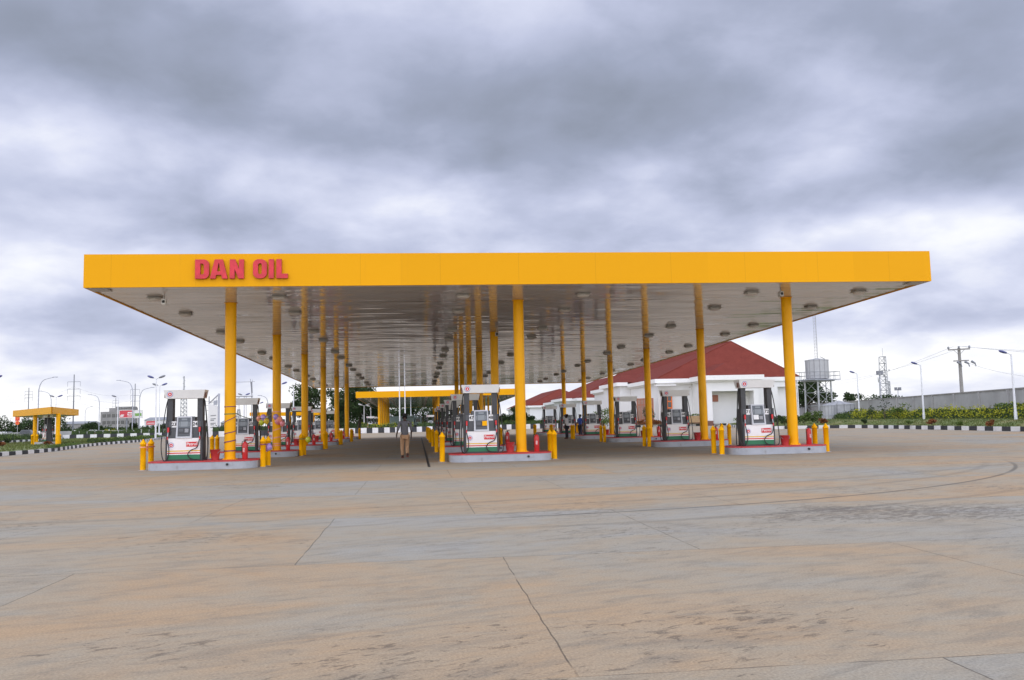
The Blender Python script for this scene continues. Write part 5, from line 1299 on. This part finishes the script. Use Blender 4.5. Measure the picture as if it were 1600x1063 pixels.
# leaning price sign
d_ = 150; a, c_ = base(326.0, 154), base(342, 145); m_ = (a+c_)/2; L = (c_-a).length
t = thing('price_sign', m_, 'tall white price sign with slanted open top in a grey frame', 'sign', rz=math.atan2(c_.y-a.y, c_.x-a.x))
zt, zl = zat(341, 615, 145)-0, zat(327, 630, 154); b = MB(); b.add([(-L/2, -.08, .6), (L/2-.2, -.08, .6), (L/2-.2, -.08, zl-.9), (-L/2, -.08, zl-.1), (-L/2, .08, .6), (L/2-.2, .08, .6), (L/2-.2, .08, zl-.9), (-L/2, .08, zl-.1)], [(0, 1, 2, 3), (5, 4, 7, 6), (1, 5, 6, 2), (4, 0, 3, 7), (3, 2, 6, 7)])
for k, (x0, x1, z) in enumerate(((-.5, .55, 3.3), (-.5, .5, 2.75), (-.5, .2, 2.5), (-.5, .5, 2.0), (-.5, .1, 1.75), (-.5, .3, 1.3))): b.b2(x0*L/2, x1*L/2, -.10, -.081, z, z+.13, 1)
b.build('panel', [M_WHITE, M_MID], t)
b = MB(); b.b2(L/2-.2, L/2, -.16, .16, 0, zt); b.build('post', M_LPOLE, t)
b = MB(); b.tube([(-L/2, 0, zl-.1), (L/2-.1, 0, zt-.1)], .10, 6)
for f in (.25, .5, .75): x = -L/2+L*f; b.tube([(x, 0, zl-.3-.8*f), (x, 0, zl-.1+(zt-zl)*f)], .035, 5)
b.tube([(-L/2+.3, 0, zl-.0), (L/2-.2, 0, zl-.1)], .035, 5); b.build('frame', M_LPOLE, t)
b = MB(); b.box((L*.24, -.12, zl-.15), (L*.3, .12, .75)); b.build('emblem', M_LPOLE, t)
# dark steel gantry
d_ = 150; q = base(391.5, d_); t = thing('sign_gantry', q, 'dark steel gantry with a tapering mast behind the second left pump', 'gantry', rz=YAW)
m = lambda px: (px-391.5)*d_/F
Z = lambda py: zat(391.5, py, d_)
b = MB(); b.tube([(m(390.8), 0, Z(592)), (m(394.2), 0, Z(627))], [.035, .05], 6); b.tube([(m(393.8), 0, Z(593.5)), (m(393.0), 0, Z(668))], [.03, .09], 6)
b.add([(m(391.2), -.02, Z(597)), (m(393.8), -.02, Z(597)), (m(394.6), -.02, Z(614)), (m(392.4), -.02, Z(614)), (m(391.2), .02, Z(597)), (m(393.8), .02, Z(597)), (m(394.6), .02, Z(614)), (m(392.4), .02, Z(614))], [(0, 1, 2, 3), (4, 7, 6, 5), (0, 4, 5, 1), (1, 5, 6, 2), (2, 6, 7, 3), (3, 7, 4, 0)])
b.build('mast', M_DPOLE, t); b = MB(); b.tube([(m(362), 0, Z(596.6)), (m(398), 0, Z(596.6))], .035, 6); b.build('crossarm', M_DPOLE, t)
b = MB(); b.box((m(380), 0, Z(619.3)), (m(395)-m(365), .2, .13)); b.build('beam', M_DPOLE, t); b = MB()
for px in (372, 374, 382.5, 385, 393): b.tube([(m(px), 0, 0), (m(px), 0, Z(619.5))], .04, 5)
b.build('post', M_LPOLE, t)
# office block
d_ = 400; a, c_ = base(157, d_), base(205, d_); L = (c_-a).length; m_ = (a+c_)/2
t = thing('office_block', m_, 'unfinished grey office block with dark window openings', 'building', rz=YAW); zt, zm = zat(190, 635.5, d_), zat(170, 643.5, d_)
b = MB(); b.b2(-L/2, L/2, 0, 7, 0, zm); b.b2(-L/2+3.2, L/2, 1.5, 7, zm, zt-.5); b.b2(-L/2+6.5, L/2-.4, 1, 7.3, zt-.5, zt); b.build('wall', M_OFFICE, t)
for f in range(3):
    for k in range(6):
        if k < 5 or f < 2: b = MB(); b.b2(-L/2+.9+k*2.1, -L/2+2.5+k*2.1, -.06, -.0, zm-2.6-f*3.1, zm-1.1-f*3.1); b.build('window', M_GLASSD, t)
# road signs
q = base(27.5, 110); t = thing('road_sign', q, 'orange give way and round signs on one post left of the kiosk', 'road sign', rz=YAW); b = MB(); b.tube([(0, .05, 0), (0, .05, zat(27, 651, 110))], .035, 6); b.build('post', M_STEEL, t)
z1, z2 = zat(27, 654.5, 110), zat(27, 661, 110); b = MB(); b.box((0, 0, z1), (.55, .03, .52), 0); b.add([(-.2, -.02, z1+.19), (0, -.02, z1-.2), (.2, -.02, z1+.19)], [(0, 1, 2)], 1); b.build('sign_plate', [M_RED, M_ORANGE], t)
b = MB(); b.cyl((0, -.02, z2), (0, .02, z2), .26, n=18, mi=0); b.disc((0, -.025, z2), .12, 1); b.build('sign_plate', [M_ORANGE, M_RED], t)
def car(px, d_, rz, body, label, L=4.3, h=1.45, z=0):
    t = thing('parked_car', base(px, d_, z), label, 'car', rz=rz); b = MB(); pr = [(-L/2, .35), (-L/2+.05, .75), (-L*.3, .88), (-L*.17, h), (L*.18, h), (L*.31, .92), (L/2-.05, .8), (L/2, .35)]
    n_ = len(pr); vs = [(x, -.82 if zz < 1.2 else -.64, zz) for x, zz in pr]+[(x, .82 if zz < 1.2 else .64, zz) for x, zz in pr]
    b.add(vs, [list(range(n_)), [n_+i for i in range(n_)][::-1]]+[(i, n_+i, n_+(i+1) % n_, (i+1) % n_) for i in range(n_)]); b.build('body', body, t)
    b = MB(); b.add([(-L*.27, -.84, .92), (L*.27, -.84, .92), (L*.15, -.72, h-.12), (-L*.15, -.72, h-.12)], [(0, 1, 2, 3)]); b.build('window', M_GLASSD, t); b = MB(); b.add([(-L*.27, .84, .92), (L*.27, .84, .92), (L*.15, .72, h-.12), (-L*.15, .72, h-.12)], [(3, 2, 1, 0)]); b.build('window', M_GLASSD, t)
    for sx_ in (-.31, .31):
        for sy_ in (-1, 1): b = MB(); b.tube([(sx_*L, sy_*.72, .32), (sx_*L, sy_*.86, .32)], .32, 14); w_ = b.build('wheel', M_BLACK, t); b = MB(); b.tube([(sx_*L, sy_*.861, .32), (sx_*L, sy_*.875, .32)], .18, 10); b.build('rim', M_STEEL, w_)
car(42, 190, .1, M_CAR, 'dark grey car passing behind the left kiosk column', 4.6, 1.75)
car(12, 210, .05, M_CAR, 'dark car at the left edge beyond the hedge'); car(3, 205, 0, M_CARW, 'pale car at the left picture edge beyond the hedge')
car(146, 260, .1, M_CARW, 'pale car on the road below the highway lamp')
# low pale wall along the road
a, c_ = base(-60, 190), base(330, 235); t = thing('road_wall', a, 'low pale concrete wall along the road at far left', 'wall', rz=math.atan2(c_.y-a.y, c_.x-a.x)); L = (c_-a).length
b = MB(); x = 0
while x < L: b.b2(x, x+3.9, 0, .2, 0, 1.25+random.uniform(-.05, .05)); x += 4
b.build('panel', M_CONC, t); b = MB(); x = 0
while x < L: b.b2(x-.15, x+.15, -.05, .25, 0, 1.45); x += 8
b.build('pier', M_WHITE, t)
# tanker / bus under the far canopy
q = base(632, 200); t = thing('lorry', q, 'pale teal box lorry parked beyond the far canopy', 'lorry', rz=YAW); b = MB(); b.b2(-3.7, 2.4, -1.2, 1.2, .9, 3.0); b.build('box_body', M_TEAL, t)
b = MB(); b.b2(2.5, 3.7, -1.1, 1.1, .7, 2.6); c0 = b.build('cab', M_TEAL, t); b = MB(); b.b2(2.7, 3.72, -1.12, -1.105, 1.6, 2.3); b.build('window', M_GLASSD, c0)
b = MB(); b.b2(-3.7, 3.7, -1.0, 1.0, .6, .9); b.build('chassis', M_DPOLE, t)
for x in (-2.8, -1.8, 2.9):
    for sy_ in (-1, 1): b = MB(); b.tube([(x, sy_*.8, .5), (x, sy_*1.1, .5)], .5, 14); b.build('wheel', M_BLACK, t)
# low pale buildings on the horizon
for (px0, px1, py, d_, h_, lb) in ((226, 262, 656.5, 420, 8, 'long pale low building on the horizon behind the lamp posts'), (98, 140, 662.5, 480, 6, 'pale low shed on the horizon right of the kiosk'), (345, 357, 661, 400, 6, 'grey low building right of the price sign')):
    a, c_ = base(px0, d_), base(px1, d_); L = (c_-a).length; z = zat((px0+px1)/2, py, d_); t = thing('warehouse', (a+c_)/2, lb, 'building', rz=math.atan2(c_.y-a.y, c_.x-a.x))
    b = MB(); b.b2(-L/2, L/2, 0, 14, 0, z); b.build('wall', M_WALL if h_ > 6 else M_OFFICE, t); b = MB(); b.add([(-L/2-.4, -.4, z), (L/2+.4, -.4, z), (L/2+.4, 14.4, z), (-L/2-.4, 14.4, z), (-L/2-.4, 7, z+1.4), (L/2+.4, 7, z+1.4)], [(0, 1, 5, 4), (2, 3, 4, 5), (1, 2, 5), (3, 0, 4), (3, 2, 1, 0)]); b.build('roof', M_STEEL, t)
    b = MB()
    for k in range(4): b.b2(-L/2+L*(k+.3)/4, -L/2+L*(k+.7)/4, -.06, 0, z*.35, z*.7)
    b.build('window', M_GLASSD, t)
